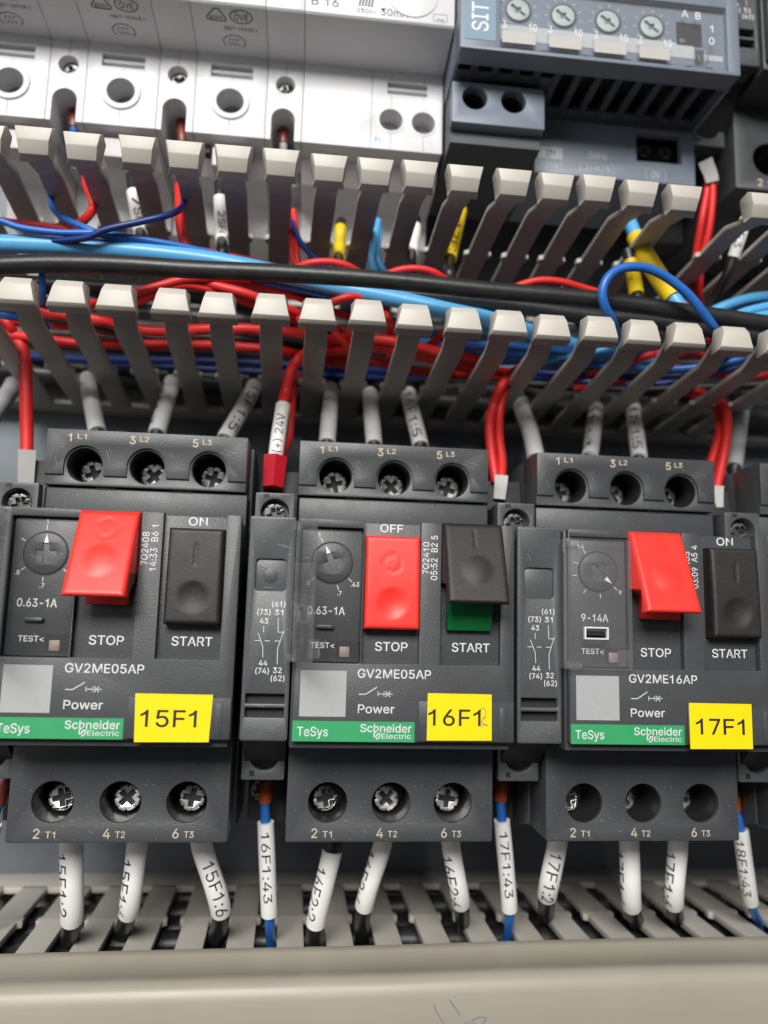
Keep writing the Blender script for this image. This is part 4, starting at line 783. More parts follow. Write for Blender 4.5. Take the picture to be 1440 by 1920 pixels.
        MB().mesh_copy(plate([rect(4.3, 8.5, 8.9, 12.3), rect(4.7, 8.1, 9.3, 11.9)], -.2, .9, .08), fn).build('slot_frame', 'glass', co)
    # terminal screws
    for i, x in enumerate(HX):
        add_screw(q, o0, x + spec.get('sdx', (0, 0, 0))[i], 40.4, -24.6, 2.75, 'metal' if spec.get('bright', True) else 'metaldark', .3 + .5 * i, (.05, -.25))
    for i, x in enumerate((7.3, 20.4, 33.6)):
        add_screw(q, o0, x + spec.get('bdx', (0, 0, 0))[i], -28.0, -20.5, 2.6, spec.get('bm', ('metal', 'metal', 'metaldark'))[i], .2 + .6 * i, (.1, .12))
    return q
BODY = []; NOSE = []
r = math.radians
SCALE_A = [(r(92), '1'), (r(150), ''), (r(218), '.8'), (r(268), '.7'), (r(320), '.63')]
SCALE_B = [(r(116), '1'), (r(170), ''), (r(222), '.8'), (r(285), '.7'), (r(318), '.63')]
SCALE_C = [(r(125), '14'), (r(160), ''), (r(190), ''), (r(235), ''), (r(275), ''), (r(318), '9')]
P54 = 54.0
make_breaker(dict(label='dark breaker tagged 15F1 in yellow, red stop button popped out', loc=(-54.05, 0, 0), on=True, range='0.63-1A', scale=SCALE_A, dial=r(90), serial=('7Q2408', '14:33  B6 1'),
    name='15F1', tag=(25.0, 39.1, -13.4, -4.75, .35), tagw=10.2, tx=-.8, cover=r(74), bm=('metal', 'metal', 'metaldark'), sdx=(.3, .3, .3)))
make_breaker(dict(label='dark breaker tagged 16F1, green showing under its raised black start button', loc=(0, 0, 0), on=False, range='0.63-1A', scale=SCALE_B, dial=r(112), serial=('7Q2410', '05:52  B2 5'),
    name='16F1', tag=(25.5, 38.0, -12.6, -3.85, -.05), tagw=10.2, tx=-1.0, smudge=True, cover=r(72), bm=('metaldark', 'metal', 'metal')))
make_breaker(dict(label='dark breaker tagged 17F1 in yellow with the clear cover shut over its dial', loc=(54, 0, 0), on=True, range='9-14A', model='GV2ME16AP', scale=SCALE_C, dial=r(-40), serial=('7Q2403', '03:09  A5 4'),
    name='17F1', tag=(24.0, 37.1, -13.7, -4.9, .05), tagw=10.2, tx=-.2, cover='closed', bright=False, bm=('metal', 'metaldark', 'metaldark'), sdx=(-.6, -.6, -.6), bdx=(-.8, -1.2, -1.2)))
make_breaker(dict(label='dark breaker cut off by the right edge, beside the one tagged 17F1', loc=(108, 0, 0), on=True, range='9-14A', model='GV2ME16AP', scale=SCALE_C, dial=r(-40), serial=('7Q2403', '03:09  A5 4'),
    name='18F1', tag=(24.0, 37.1, -13.7, -4.9, .05), cover='closed', bright=False))

# ---------------------------------------------------------------- side contact blocks (local mm: x -10 .. -1)
def contact_parts(q, disk, up=False, zback=-80):
    b = MB()
    b.mesh_copy(prism_x([(-13, -8), (-23, -20), (-23.4, -36), (-36.7, -36.5), (-36.7, -44), (-24, -52), (-24, zback), (24, zback), (24, -60), (44, -44), (44.2, -31), (36.6, -29), (36.6, -20), (30, -20)], -9.9, -1.3, .2))
    b.build('housing', 'dark', q)
    t = MB()
    t.mesh_copy(plate([rrect(-10.3, -1.8, 28, 36.75, .35), circle(-6.0, 32.4, 3.1)], -23, -17.5, .14))
    t.build('terminal_block', 'char2', q)
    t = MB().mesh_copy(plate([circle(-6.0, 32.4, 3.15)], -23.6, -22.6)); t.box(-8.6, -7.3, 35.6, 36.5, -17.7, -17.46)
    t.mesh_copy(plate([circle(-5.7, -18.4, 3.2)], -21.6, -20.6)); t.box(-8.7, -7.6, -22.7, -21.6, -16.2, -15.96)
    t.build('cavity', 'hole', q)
    t = MB()
    t.mesh_copy(plate([rrect(-10.3, -1.5, -23.45, -12, .35), circle(-5.7, -18.4, 3.15)], -21, -16, .14))
    t.build('terminal_block', 'char2', q)
    add_screw(q, (0, 0, 0), -6.1, 31.9, -19.4, 2.5, 'metal', .2, (.05, -.3))
    add_screw(q, (0, 0, 0), -5.8, -18.0, -17.2, 2.35, 'metaldark', .75, (.05, .15))
    add_screw(q, (0, 0, 0), -7.2, -29.5, -34.2, 2.2, 'metaldark', .4)
    n = MB()
    fl = lambda y: .12 * max(0, (-y - 2)) 
    n.mesh_copy(plate([rrect(-10.05, -.95, -13.5, 29.6, .5), rrect(-8.45, -2.55, 14.95, 21.15, .7), rrect(-9.2, -1.85, -6.55, -4.75, .15), rrect(-9.2, -1.85, -9.15, -7.35, .15)], -4.6, -2.45, .3))
    n.box(-9.9, -1.1, -13.2, 29.2, -20, -4.4, .3)
    n.build('front_cover', 'char2', q)
    w = MB().box(-8.6, -2.4, 14.8, 21.3, -4.5, -3.1, .1)
    wo = w.build('window', 'char2', q)
    if disk: MB().mesh_copy(plate([circle(-5.6, 17.95, 1.45)], -3.2, -2.98, .05)).build('disk', 'char', wo)
    g = MB().box(-9.1, -1.9, -9.2, -4.7, -4.6, -4.2); g.build('slots', 'hole', q)
    ink = Ink(onz(-2.39))
    for s, x, y in (('(61)', -3.7, 12.4), ('(73)', -6.5, 10.8), ('31', -3.6, 10.8), ('43', -6.4, 9.1), ('44', -6.2, 1.1), ('(74)', -6.3, -.4), ('32', -3.4, -.25), ('(62)', -3.3, -1.75)):
        ink.text(s, x, y, 1.05, w=2.6 if '(' in s else 1.65)
    w_ = .11
    ink.line([(-6.4, 8.1), (-6.4, 6.9)], w_); ink.line([(-7.4, 6.7), (-6.4, 4.2), (-6.3, 2.1)], w_)
    ink.line([(-3.7, 9.7), (-3.6, 7.0), (-2.4, 7.0)], w_); ink.line([(-2.5, 7.3), (-3.55, 3.9), (-3.5, .9)], w_)
    sc_ = Ink(onz(-2.41))
    if disk:
        for l_ in ([(-4.6, 24.2), (-2.6, 23.6)], [(-3.3, 23.9), (-1.6, 23.4)], [(-2.4, 22.4), (-1.7, 22.0)], [(-8.0, 20.2), (-6.4, 19.4)], [(-9.3, 22.6), (-9.1, 21.4)], [(-7.2, -7.0), (-5.5, -7.1)], [(-5.2, -11.0), (-3.4, -11.2)], [(-6.8, 15.6), (-5.0, 15.5)]): sc_.line(l_, .07)
    else:
        for l_ in ([(-3.0, 27.0), (-2.7, 26.9)], [(-8.0, 24.0), (-7.2, 22.8)], [(-4.0, -11.4), (-2.6, -11.1)]): sc_.line(l_, .07)
    sc_.build('scuff', q, 'scuff_mark')
    for k in range(3): ink.line([(-8.0 + 1.9 * k, 5.3), (-7.0 + 1.9 * k, 5.3)], w_)
    ink.build('white', q)
def contact_block(label, loc, disk=False):
    q = thing('contact_block', label, 'contact block', loc, 'narrow contact blocks beside the breakers')
    if disk not in CB: contact_parts(q, disk); CB[disk] = q
    else:
        for c in CB[disk].children: cp(c, q)
    return q
CB = {}
contact_block('narrow grey contact block between the breakers tagged 15F1 and 16F1', (0, 0, 0), True)
contact_block('narrow grey contact block between the breakers tagged 16F1 and 17F1', (54, 0, 0), False)
contact_block('narrow contact block cut off by the left edge, beside the breaker tagged 15F1', (-54.05, 0, 0), True)
contact_block('narrow contact block right of the breaker tagged 17F1, half hidden behind it', (108, 0, 0), False)
# a bigger pair in the row above, at the upper right corner
q = contact_block('dark contact block at the upper right corner beside the blue grey module', (114.4, 170.7, -16.5), False); q.scale = (1.2,) * 3
q = thing('motor_breaker', 'dark breaker cut off at the upper right corner, only its lower terminals in view', 'circuit breaker', (114.4, 170.7, -16.5), 'dark motor circuit breakers'); q.scale = (1.2,) * 3
for c in BODY[0]: cp(c, q)
cp(NOSE[0], q, recurse=False)
# ---------------------------------------------------------------- white devices in the upper row
ZF, YB0, YF, ZN = -33.0, 131.1, 153.4, -17.6
def dev_body(q, x0, x1, loops, name='housing'):
    b = MB()
    b.mesh_copy(plate([rrect(x0 + .06, x1 - .06, YB0, YF, .25)] + loops, -40, ZF, .12))
    b.mesh_copy(prism_x([(YF - 1, -40.2), (YF - .1, ZF - .1), (154.7, ZN - .6), (155.2, ZN), (196, ZN), (196, -84), (118, -84), (118, -60), (126.5, -58), (126.5, -45), (129.5, -40.2)], x0 + .06, x1 - .06, .15))
    return b
def under(u, v):                    # the downward slope between terminal face and nose: u = x, v = z
    k = (v - ZF) / (ZN - ZF)
    return (u, YF + (154.7 - YF) * k - .06, v)
def cert_marks(q, cx, first=False):
    ink = Ink(under)
    # v grows towards the viewer = up the picture
    ink.ring(cx + .8, -28.4, 2.7, 2.0, .28, 36); ink.text('CCC', cx + .8, -28.4, 2.1, w=2.9)
    ink.text('GB/T 10963.1', cx + 2.6, -24.4, .95, w=8.2)
    ink.ring(cx + 3.0, -20.9, 2.7, 1.8, .26, 36); ink.text('ÖVE', cx + 3.0, -21.0, 1.6, w=3.4)
    ink.line([(cx - 5.2, -22.4), (cx - 5.3, -21.6), (cx - 3.3, -19.2), (cx - 2.4, -19.2), (cx - .7, -21.8), (cx - 1.0, -22.6), (cx - 5.2, -22.4)], .3)
    ink.text('KEMA', cx - 3.0, -21.6, .9, w=3.2)
    ink.build('greyprint', q)
def seamline(q, segs, z=None):
    ink = Ink(onz(ZF + .03))
    for x, a, b in segs: ink.line([(x, a), (x, b)], .10)
    ink.build('greyprint', q, 'seam')
def slot_recess(q, x0, x1, y0=147.3, y1=150.6):
    b = MB().box(x0 - .1, x1 + .1, y0 - .1, y1 + .1, -36, -34.6)
    b.box(x0, x1, (y0 + y1) / 2 - .55, (y0 + y1) / 2 + .35, -35, -33.5, .12)
    b.build('label_slot', 'mcb', q)
def mcb(x0, x1, label):
    cx = (x0 + x1) / 2 - .1; cy = 140.4
    q = thing('circuit_breaker', label, 'circuit breaker', (x0, YB0, -84), 'white circuit breakers')
    O = (x0, YB0, -84)
    b = dev_body(q, x0, x1, [circle(cx, cy, 3.5), rect(cx - 5.3, cx + 5.3, 147.3, 150.6)])
    b.build('housing', 'mcb', q, O)
    g = MB().mesh_copy(plate([circle(cx, cy, 4.9, 48), circle(cx, cy, 3.42, 40)], -34.5, ZF + .55, .22)); g.build('terminal_collar', 'mcb', q, O)
    c = MB().mesh_copy(plate([circle(cx, cy, 3.55)], -40.9, -39.6)); c.build('cavity', 'metaldark', q, O)
    for o in q.children: pass
    ink = Ink(onz(ZF + .03)); ink.line([(cx, 135.4), (cx, YB0 + .2)], .12); ink.line([(cx + .2, 145.4), (cx + .2, 147.2)], .06)
    o = ink.build('greyprint', q, 'seam'); shift(o, O)
    bb = MB().box(cx - 5.3, cx + 5.3, 147.2, 150.7, -36, -34.7); bb.box(cx - 5.2, cx + 5.2, 148.7, 149.6, -35, -33.6, .12); bb.build('label_slot', 'mcb', q, O)
    k = MB().box(cx - 4.2, cx + 3.9, 124.5, 129.6, -41.5, -36.0, .3); k.build('rail_clip', 'mcbgrey', q, O)
    k = MB().box(cx + 4.6, cx + 6.0, 128.6, 130.4, -39.9, -37.0); k.box(cx - 6.4, cx - 5.0, 128.6, 130.4, -39.9, -37.0); k.build('notch', 'hole', q, O)
    ink_o = len(q.children)
    cert_marks_o(q, cx, O)
    return q
def shift(o, O):
    o.data.transform(Matrix.Translation(-W(*O)))
def cert_marks_o(q, cx, O):
    n0 = set(q.children); cert_marks(q, cx)
    for c in q.children:
        if c not in n0: shift(c, O)
def aux(x0, x1, label, rot):
    cx = (x0 + x1) / 2
    q = thing('auxiliary_module', label, 'auxiliary module', (x0, YB0, -84), 'narrow white auxiliary modules')
    O = (x0, YB0, -84)
    ux = cx - .2; hw = 3.0; b = MB()
    U = [(ux + hw, YB0), (x1 - .06, YB0), (x1 - .06, YF), (x0 + .06, YF), (x0 + .06, YB0), (ux - hw, YB0)] + [(ux + hw * math.cos(a), 137.0 + hw * math.sin(a)) for a in [PI - PI * i / 16 for i in range(17)]]
    b.mesh_copy(plate([U, circle(cx, 146.7, 2.45)], -47, ZF, .12))
    b.mesh_copy(prism_x([(141, -52), (YF - 1, -47), (YF - .1, ZF - .1), (154.7, ZN - .6), (155.2, ZN), (196, ZN), (196, -84), (118, -84), (118, -62), (130, -60), (130, -52)], x0 + .06, x1 - .06, .12))
    b.build('housing', 'mcb', q, O)
    ink = Ink(onz(ZF + .03)); ink.line([(cx + .1, 149.3), (cx + .1, YF)], .10); ink.line([(cx, 140.3), (cx, 144.1)], .06); shift(ink.build('greyprint', q, 'seam'), O)
    add_screw(q, O, cx, 146.6, -36.0, 2.4, 'metaldark', rot, (0, -.25))
    return q
mcb(-86.2, -68.2, 'white circuit breaker cut off by the left edge above the open duct')
mcb(-59.1, -41.2, 'middle one of the white circuit breakers with a round terminal opening')
mcb(-32.0, -13.8, 'white round-terminal circuit breaker nearest the wide B 16 device')
aux(-68.2, -59.1, 'leftmost narrow white module with a screw above an arched notch', .3)
aux(-41.2, -32.0, 'narrow white screw module between the two round-terminal breakers', .9)
aux(-13.8, -4.5, 'narrow white screw module touching the wide B 16 device', .1)
# wide residual current breaker
O = (-4.5, YB0, -84)
q = thing('residual_current_breaker', 'wide white device marked B 16 and 30mA next to the blue grey module', 'circuit breaker', O)
b = dev_body(q, -4.5, 32.3, [circle(18.6, 139.5, 3.15), circle(27.2, 139.4, 3.15), rect(17.5, 28.0, 147.1, 150.4)])
b.build('housing', 'mcb', q, O)
for x, y in ((18.6, 139.5), (27.2, 139.4)):
    MB().mesh_copy(plate([circle(x, y, 3.75, 44), circle(x, y, 3.1, 40)], -34, ZF + .14, .06)).build('terminal_collar', 'mcb', q, O)
    MB().mesh_copy(plate([circle(x, y, 3.2), circle(x, y - .6, 1.9, 24)], -40.6, -38.6)).mesh_copy(plate([circle(x, y - .6, 2.0, 24)], -40.7, -40.1)).build('cavity', 'mcbgrey', q, O)
bb = MB().box(17.4, 28.1, 147.0, 150.5, -36, -34.7); bb.box(17.5, 28.0, 148.5, 149.4, -35, -33.6, .12); bb.build('label_slot', 'mcb', q, O)
ink = Ink(onz(ZF + .03))
ink.line([(13.4, YB0 + .1), (13.4, YF)], .13)
for x in (18.6, 27.2): ink.line([(x, YB0 + .2), (x, 135.7)], .10); ink.line([(x, 143.3), (x, 147.0)], .08); ink.line([(x, 150.6), (x, YF)], .07)
shift(ink.build('greyprint', q, 'seam'), O)
ink = Ink(onz(ZF + .04)); ink.text('N', 15.2, 133.5, 1.7); shift(ink.build('blueprint', q), O)
ink = Ink(onz(ZN + .04))
ink.text('B 16', .3, 158.1, 2.3, w=6.6); ink.text('30mA', 17.3, 157.0, 1.9, w=6.8); ink.text('230V~', 10.4, 156.7, 1.15, w=4.6)
ink.box(27.0, 30.4, 155.9, 157.9, .12); ink.text('~', 28.7, 156.6, 1.6, w=1.8)
for k in range(5): ink.line([(8.6 + .75 * k, 157.9), (9.1 + .75 * k, 161.0)], .42)
ink.line([(4.4, 156.0), (4.4, 165)], .08); ink.line([(22.6, 156.0), (22.6, 160)], .08)
shift(ink.build('greyprint', q), O)
MB().mesh_copy(plate([circle(21.8, 162.5, 6.2)], ZN - .5, ZN + .25, .1)).build('test_button', 'mcb', q, O)
k = MB().box(1.2, 5.0, 127.5, 130.2, -41, -37.5, .2); k.build('rail_clip', 'mcbgrey', q, O)

# ---------------------------------------------------------------- blue grey selectivity module
O = (32.6, 129, -84)
q = thing('selectivity_module', 'blue grey power module with four small dials and slanted vent slots', 'power module', O)
b = MB()
b.box(32.6, 103.0, 156, 200, -84, -16, .3)                                  # upper body
b.mesh_copy(plate([rrect(32.6, 103, 144.9, 200, .5), rrect(42.4, 99.9, 146.0, 163.2, .2)], -17.5, -12.0, .25))     # front frame
b.box(32.6, 33.5, 145.2, 158, -45, -17, .1); b.box(102.0, 103, 144.9, 158, -36, -17, .1)
b.box(57.5, 102.9, 129.4, 131.5, -60, -35.5); 
b.build('housing', 'psu', q, O)
b = MB()
for i in range(13):
    xa = 36.7 + 5.25 * i + (0 if i < 12 else .4)
    zb = -21.5 if xa < 57 else -33.5
    b.box(xa, xa + 1.9, 145.0, 147.2, zb, -13, .15)
b.box(33.3, 58, 145.2, 146.4, -24, -19.6, .1); b.box(57.8, 102.4, 145.2, 146.6, -36, -30.0, .1)
b.build('vent_grille', 'psudark', q, O)
b = MB().box(33, 102.8, 147, 157, -60, -44); b.box(45, 95, 150, 153, -44, -34)
b.build('interior', 'dark', q, O)
b = MB().mesh_copy(plate([rrect(57.6, 102.9, 129.3, 146.2, .4), rect(86.3, 99.2, 135.4, 143.9)], -37, -34.5, .15))
b.box(86, 99.5, 135, 144.3, -43, -42); 
pn = b.build('lower_panel', 'psu', q, O)
s = MB().box(86.4, 99.1, 135.5, 143.8, -42.2, -39.5, .2); sk = s.build('socket', 'hole', q, O)
for x in (90.3, 96.6): add_screw(sk, O, x, 141.4, -38.4, 1.9, 'metaldark', .8)
ink = Ink(onz(-34.44))
ink.rect(58.7, 65.4, 133.7, 137.0); shift(ink.build('psulight', pn, 'label_strip'), O)
ink = Ink(onz(-34.40)); ink.text('IN', 62.0, 135.4, 2.0, w=2.4); shift(ink.build('psudark', pn), O)
ink = Ink(onz(-34.42))
ink.box(58.3, 65.2, 129.8, 133.4, .12); ink.text('+24V', 61.7, 131.6, 1.9, w=5.2)
ink.text('Q6N6', 75.2, 135.6, 1.9, w=5.4); ink.box(70.3, 79.6, 130.4, 133.4, .12); ink.line([(73.4, 130.4), (73.4, 133.4)], .1); ink.line([(76.5, 130.4), (76.5, 133.4)], .1)
for k, s in enumerate('345'): ink.text(s, 71.9 + 3.1 * k, 131.9, 1.7)
ink.box(88.8, 94.4, 130.0, 133.2, .12); ink.text('0V', 91.6, 131.6, 1.9, w=2.6)
shift(ink.build('psulight', pn), O)
# terminal block with two openings, shade below it painted as a dark box
b = MB().mesh_copy(plate([rrect(32.7, 56.4, 132.8, 143.9, .3), circle(38.5, 139.8, 3.2), circle(48.4, 139.8, 3.2)], -25.2, -22, .15))
tb = b.build('terminal_block', 'psu', q, O)
b = MB().mesh_copy(plate([rect(32.9, 56.2, 129.3, 144), circle(38.5, 139.8, 3.25), circle(48.4, 139.8, 3.25)], -40, -25.1)); b.box(32.9, 57.4, 129.3, 144, -60, -39.9); b.build('recess_shade', 'psudark', q, O)
for x in (38.5, 48.4): MB().mesh_copy(plate([circle(x, 139.8, 3.24), circle(x, 139.8, 3.1)], -39, -25)).build('cavity', 'hole', tb, O)
for x in (38.2, 48.3): add_screw(tb, O, x, 138.3, -30.5, 2.2, 'metaldark', .5)
# badge, dial panel
bd = MB().mesh_copy(plate([rrect(33.6, 41.2, 147.3, 198, .3)], -12.1, -11.9)).build('badge', 'psupanel', q, O)
ink = Ink(onz(-11.86)); ink.text('SIT', 37.35, 149.6, 4.0, w=7.6, rot=PI / 2, align='l'); shift(ink.build('white', bd), O)
dp = MB().box(42.3, 100, 145.8, 163.4, -16, -13.6).build('dial_panel', 'psu', q, O)
ink = Ink(onz(-13.52)); ink.rect(42.6, 91.9, 151.0, 153.5); ink.rect(42.6, 99.3, 149.5, 151.0); shift(ink.build('psulight', dp, 'pale_band'), O)
for i, cx in enumerate((47.2, 58.5, 69.8, 81.0)):
    cy = 157.6 - .2 * i
    d = MB().mesh_copy(plate([circle(cx, cy, 3.35), circle(cx - .2, cy - .3, 2.85)], -13.6, -13.4)); dr = d.build('dial_ring', 'psudark', q, O)
    a = math.radians(-38); c, s = math.cos(a), math.sin(a)
    h = [(cx - .2 + x * c - y * s, cy - .3 + x * s + y * c) for x, y in ((-2.2, -.4), (-.5, -.4), (-.3, -1.0), (.3, -1.0), (.5, -.4), (2.2, -.4), (2.2, .4), (.5, .4), (.3, 1.0), (-.3, 1.0), (-.5, .4), (-2.2, .4))]
    d = MB().mesh_copy(plate([circle(cx - .2, cy - .3, 2.8), h], -14.5, -12.95, .08)); d.box(cx - 2.4, cx + 2.2, cy - 2, cy + 1.6, -14.5, -14.0)
    d.build('dial', 'dialface', q, O)
    ink = Ink(onz(-13.5))
    for k in range(9):
        t = math.radians(-45 + 32.5 * k); ink.line([(cx + 4.0 * math.cos(t), cy + 4.0 * math.sin(t)), (cx + 4.8 * math.cos(t), cy + 4.8 * math.sin(t))], .16)
    shift(ink.build('white', dr, 'scale'), O)
ink = Ink(onz(-11.5))
for i, cx in enumerate((43.2, 54.5, 65.9, 77.1)):
    ink.text('3', cx, 151.75 - .12 * i, 1.9, w=.95); ink.text('10', cx + 6.95, 151.6 - .12 * i, 1.9, w=2.0)
ink.text('A', 88.7, 159.9, 1.9); ink.text('B', 92.1, 159.7, 1.9); ink.text('1', 95.5, 156.5, 1.9); ink.text('0', 95.4, 153.2, 1.9)
win = MB().mesh_copy(plate([rrect(42.6, 99.7, 146.1, 163.0, .3)], -12.2, -11.6, .1)).build('clear_window', 'glass2', q, O)
MB().box(91.5, 94.4, 146.8, 151.6, -12.4, -11.0, .25).build('latch', 'glass', win, O)
MB().box(92.0, 93.8, 148.4, 151.2, -13.2, -12.5).build('switch_slot', 'hole', q, O)
shift(ink.build('white', win), O)
ink = Ink(onz(-11.52))
for xa, xb, y in ((42.7, 50.9, 147.0), (54.2, 62.2, 147.0), (65.4, 73.5, 146.9), (76.8, 84.5, 146.7)): ink.rect(xa, xb, y, y + 3.1)
shift(ink.build('labelwhite', win, 'label_strip'), O)
ink = Ink(onz(-13.45)); ink.rect(87.4, 94.0, 153.0, 159.2); shift(ink.build('black', dp, 'dark_field'), O)
ink = Ink(onz(-13.40)); ink.text('IN', 88.8, 154.1, .9); shift(ink.build('psulight', dp), O)
# ---------------------------------------------------------------- wires and cables
def P(px, py, z): return at(px, py, z)
def Y(px, py, y): return aty(px, py, y)
def wire(label, pts, m, dia=None, r=None, cat='wire', group=None, parts=(), s0=None, s1=None, name=None):
    """pts: panel points; dia = thickness in photo pixels at the middle point; parts: sleeves and ferrules
    ('marker_sleeve', T0, T1, mat, radius factor, text, angle, flip, letter height mm, centre 0..1, length mm)"""
    pa = Path(pts)
    if r is None:
        z = pts[len(pts) // 2][2]; r = dia / 2 * (CAM[2] - z) / FPX
    org = tuple(pa.p[0])
    mb = MB().mesh_copy(pa.tube(0, pa.s[-1], r))
    nm = name or ('cable' if cat == 'cable' else 'wire')
    o = mb.build(nm, m, None, org, angle=80)
    o.location = W(*org)
    tag(o, label, cat, group)
    for pt in parts:
        kind, T0, T1, pm, k = pt[:5]
        a, b = pa.len_at(T0), pa.len_at(T1)
        rr = r * k
        if kind == 'ferrule':
            sq = len(pt) > 5 and pt[5]
            fm = MB().mesh_copy(pa.tube(a, b, rr, n=(6 if sq == 6 else 4) if sq else 16, rfun=(lambda t: 1.12 - .2 * t) if not sq else (lambda t: 1.12 - .14 * t), square=6 if sq == 6 else False))
            fm.build('ferrule', pm, o, org, angle=40 if sq else 75)
        else:
            ph = random.uniform(0, 6)
            sm = MB().mesh_copy(pa.tube(a, b, rr, n=18, rfun=lambda t: 1.0 + .012 * math.sin(9 * t + ph)))
            so = sm.build(kind, pm, o, org, angle=75)
            if len(pt) > 5 and pt[5]:
                txt, ang, flip, h, c, ln = pt[5:11]
                if ln < 1.5: ln = ln * (b - a)
                MB().mesh_copy(pa.ink(txt, a + (b - a) * c, rr, h, ln, ang, flip)).build('lettering', 'black', so, org, smooth=False)
    return o
SL = 'marker_sleeve'
GT = 'white sleeved wires above the breakers'; GB_ = 'white sleeved wires below the breakers'
GR = 'red wires in the open duct'; GBL = 'blue wires in the open duct'
# --- white sleeved wires running up from the breakers into the open duct
def top(label, a, b, text=None, ang=0, c=.55, ln=9, dia=31, mid=None, m='sleeve', ze=-40):
    p0 = Y(a[0], a[1], Y_LO + .6); d = (b[0] - a[0], b[1] - a[1])
    q0 = Y(a[0] - d[0] * .10 + (p0[0] * 0), a[1] - 26, Y_LO + 9)
    pts = [(q0[0], q0[1] + 3, q0[2] - 4), q0, p0]
    if mid: pts.append(P(mid[0], mid[1], (p0[2] + ze) / 2 - 2))
    e = P(b[0], b[1], ze)
    pts += [e, (e[0] + (e[0] - p0[0]) * .08, e[1] - 2.2, e[2] + .5), (e[0], e[1] - 8, e[2] + 1)]
    n = len(pts)
    r = dia / 2 * (CAM[2] + 50) / FPX
    wire(label, pts, 'wblack', r=r * .80, group=GT, parts=[(SL, 1.7, n - 2.75, m, 1.25, text, ang, False, 2.4, .55, .78)])
top('unmarked white sleeved wire above terminal 1 of the breaker tagged 15F1', (166, 722), (181, 803))
top('white sleeved wire leaning left above terminal 3 of the breaker tagged 15F1', (320, 728), (296, 806), '15F1:3', 1.45, .6, 10)
top('white sleeved wire marked 15F1:5 leaning above the first breaker', (472, 735), (426, 816), '15F1:5', -.15, .66, 10.5)
top('unmarked white sleeved wire above terminal 1 of the breaker tagged 16F1', (620, 742), (614, 824))
top('unmarked white sleeved wire above terminal 3 of the breaker tagged 16F1', (694, 750), (701, 827))
top('white sleeved wire marked 16F1:5 above the middle breaker', (768, 750), (787, 829), '16F1:5', .1, .66, 10.5)
top('bare curved white sleeved wire above terminal 1 of the breaker tagged 17F1', (978, 765), (1004, 855), mid=(993, 805), dia=33)
top('white sleeved wire marked 17F1:3 above the breaker tagged 17F1', (1116, 778), (1107, 850), '17F1:3', .75, .62, 10)
top('white sleeved wire marked 17F1:5 above the breaker tagged 17F1', (1188, 778), (1198, 853), '17F1:5', .05, .62, 10.5)
top('greyish sleeved wire beside the red pair near the right edge', (1390, 775), (1378, 868), m='wgrey', dia=30)
top('greyish sleeved wire cut off by the left edge under the open duct', (22, 728), (-22, 790), m='wgrey', dia=33)
# --- white sleeved wires below the breakers, going into the closed duct
def bot(label, a, b, tail, text, ang, c=.5, ln=12, dia=38, top_m='wblack', gap=0.0):
    za = -30; pb = P(b[0], b[1] - 5, -33)
    pa_ = P(a[0], a[1], za)
    pts = [(pa_[0], pa_[1] + 9, za - 1), (pa_[0] - (pb[0] - pa_[0]) * .05, pa_[1] + 3.5, za), pa_, pb]
    t = Y(tail[0], tail[1], YB - 6)
    pts += [t, (t[0], t[1] - 12, t[2] - 10)]
    r = dia / 2 * (CAM[2] + 28) / FPX
    wire(label, pts, top_m, r=r * .86, group=GB_, parts=[(SL, 1.15 + gap, 3.0, 'sleeve', 1.16, text, ang, False, 2.7, c, .66)])
bot('white sleeved wire marked 15F1:2 under terminal 2 of the first breaker', (134, 1588), (135, 1728), (131, 1775), '15F1:2', 1.05, .52, 13, dia=39)
bot('white sleeved wire marked 15F1:4 under terminal 4 of the first breaker', (257, 1588), (241, 1716), (226, 1760), '15F1:4', 1.0, .62, 13, dia=36)
bot('white sleeved wire marked 15F1:6 leaning right under the first breaker', (380, 1592), (414, 1713), (400, 1775), '15F1:6', -.05, .60, 12.5, dia=37, gap=.45)
bot('white sleeved wire marked 16F2:2 with blue above its sleeve under the middle breaker', (622, 1600), (592, 1736), (591, 1800), '16F2:2', .75, .55, 12.5, dia=36, top_m='wblack', gap=.75)
bot('white sleeved wire marked 16F2:4 leaning left under the middle breaker', (716, 1588), (683, 1703), (678, 1770), '16F2:4', 1.15, .58, 12.5, dia=34)
bot('white sleeved wire marked 16F2:6 under terminal 6 of the middle breaker', (846, 1590), (864, 1698), (866, 1750), '16F2:6', .75, .58, 12.5, dia=34)
bot('white sleeved wire marked 17F1:2 leaning left under the breaker tagged 17F1', (1044, 1588), (1026, 1683), (1022, 1735), '17F1:2', -.1, .60, 11.5, dia=37)
bot('white sleeved wire marked 17F1:4 under terminal 4 of the breaker tagged 17F1', (1180, 1588), (1184, 1702), (1192, 1740), '17F1:4', 1.25, .56, 12.5, dia=37)
bot('white sleeved wire marked 17F1:6 under terminal 6 of the breaker tagged 17F1', (1271, 1588), (1263, 1698), (1268, 1735), '17F1:6', .75, .58, 12.5, dia=36)
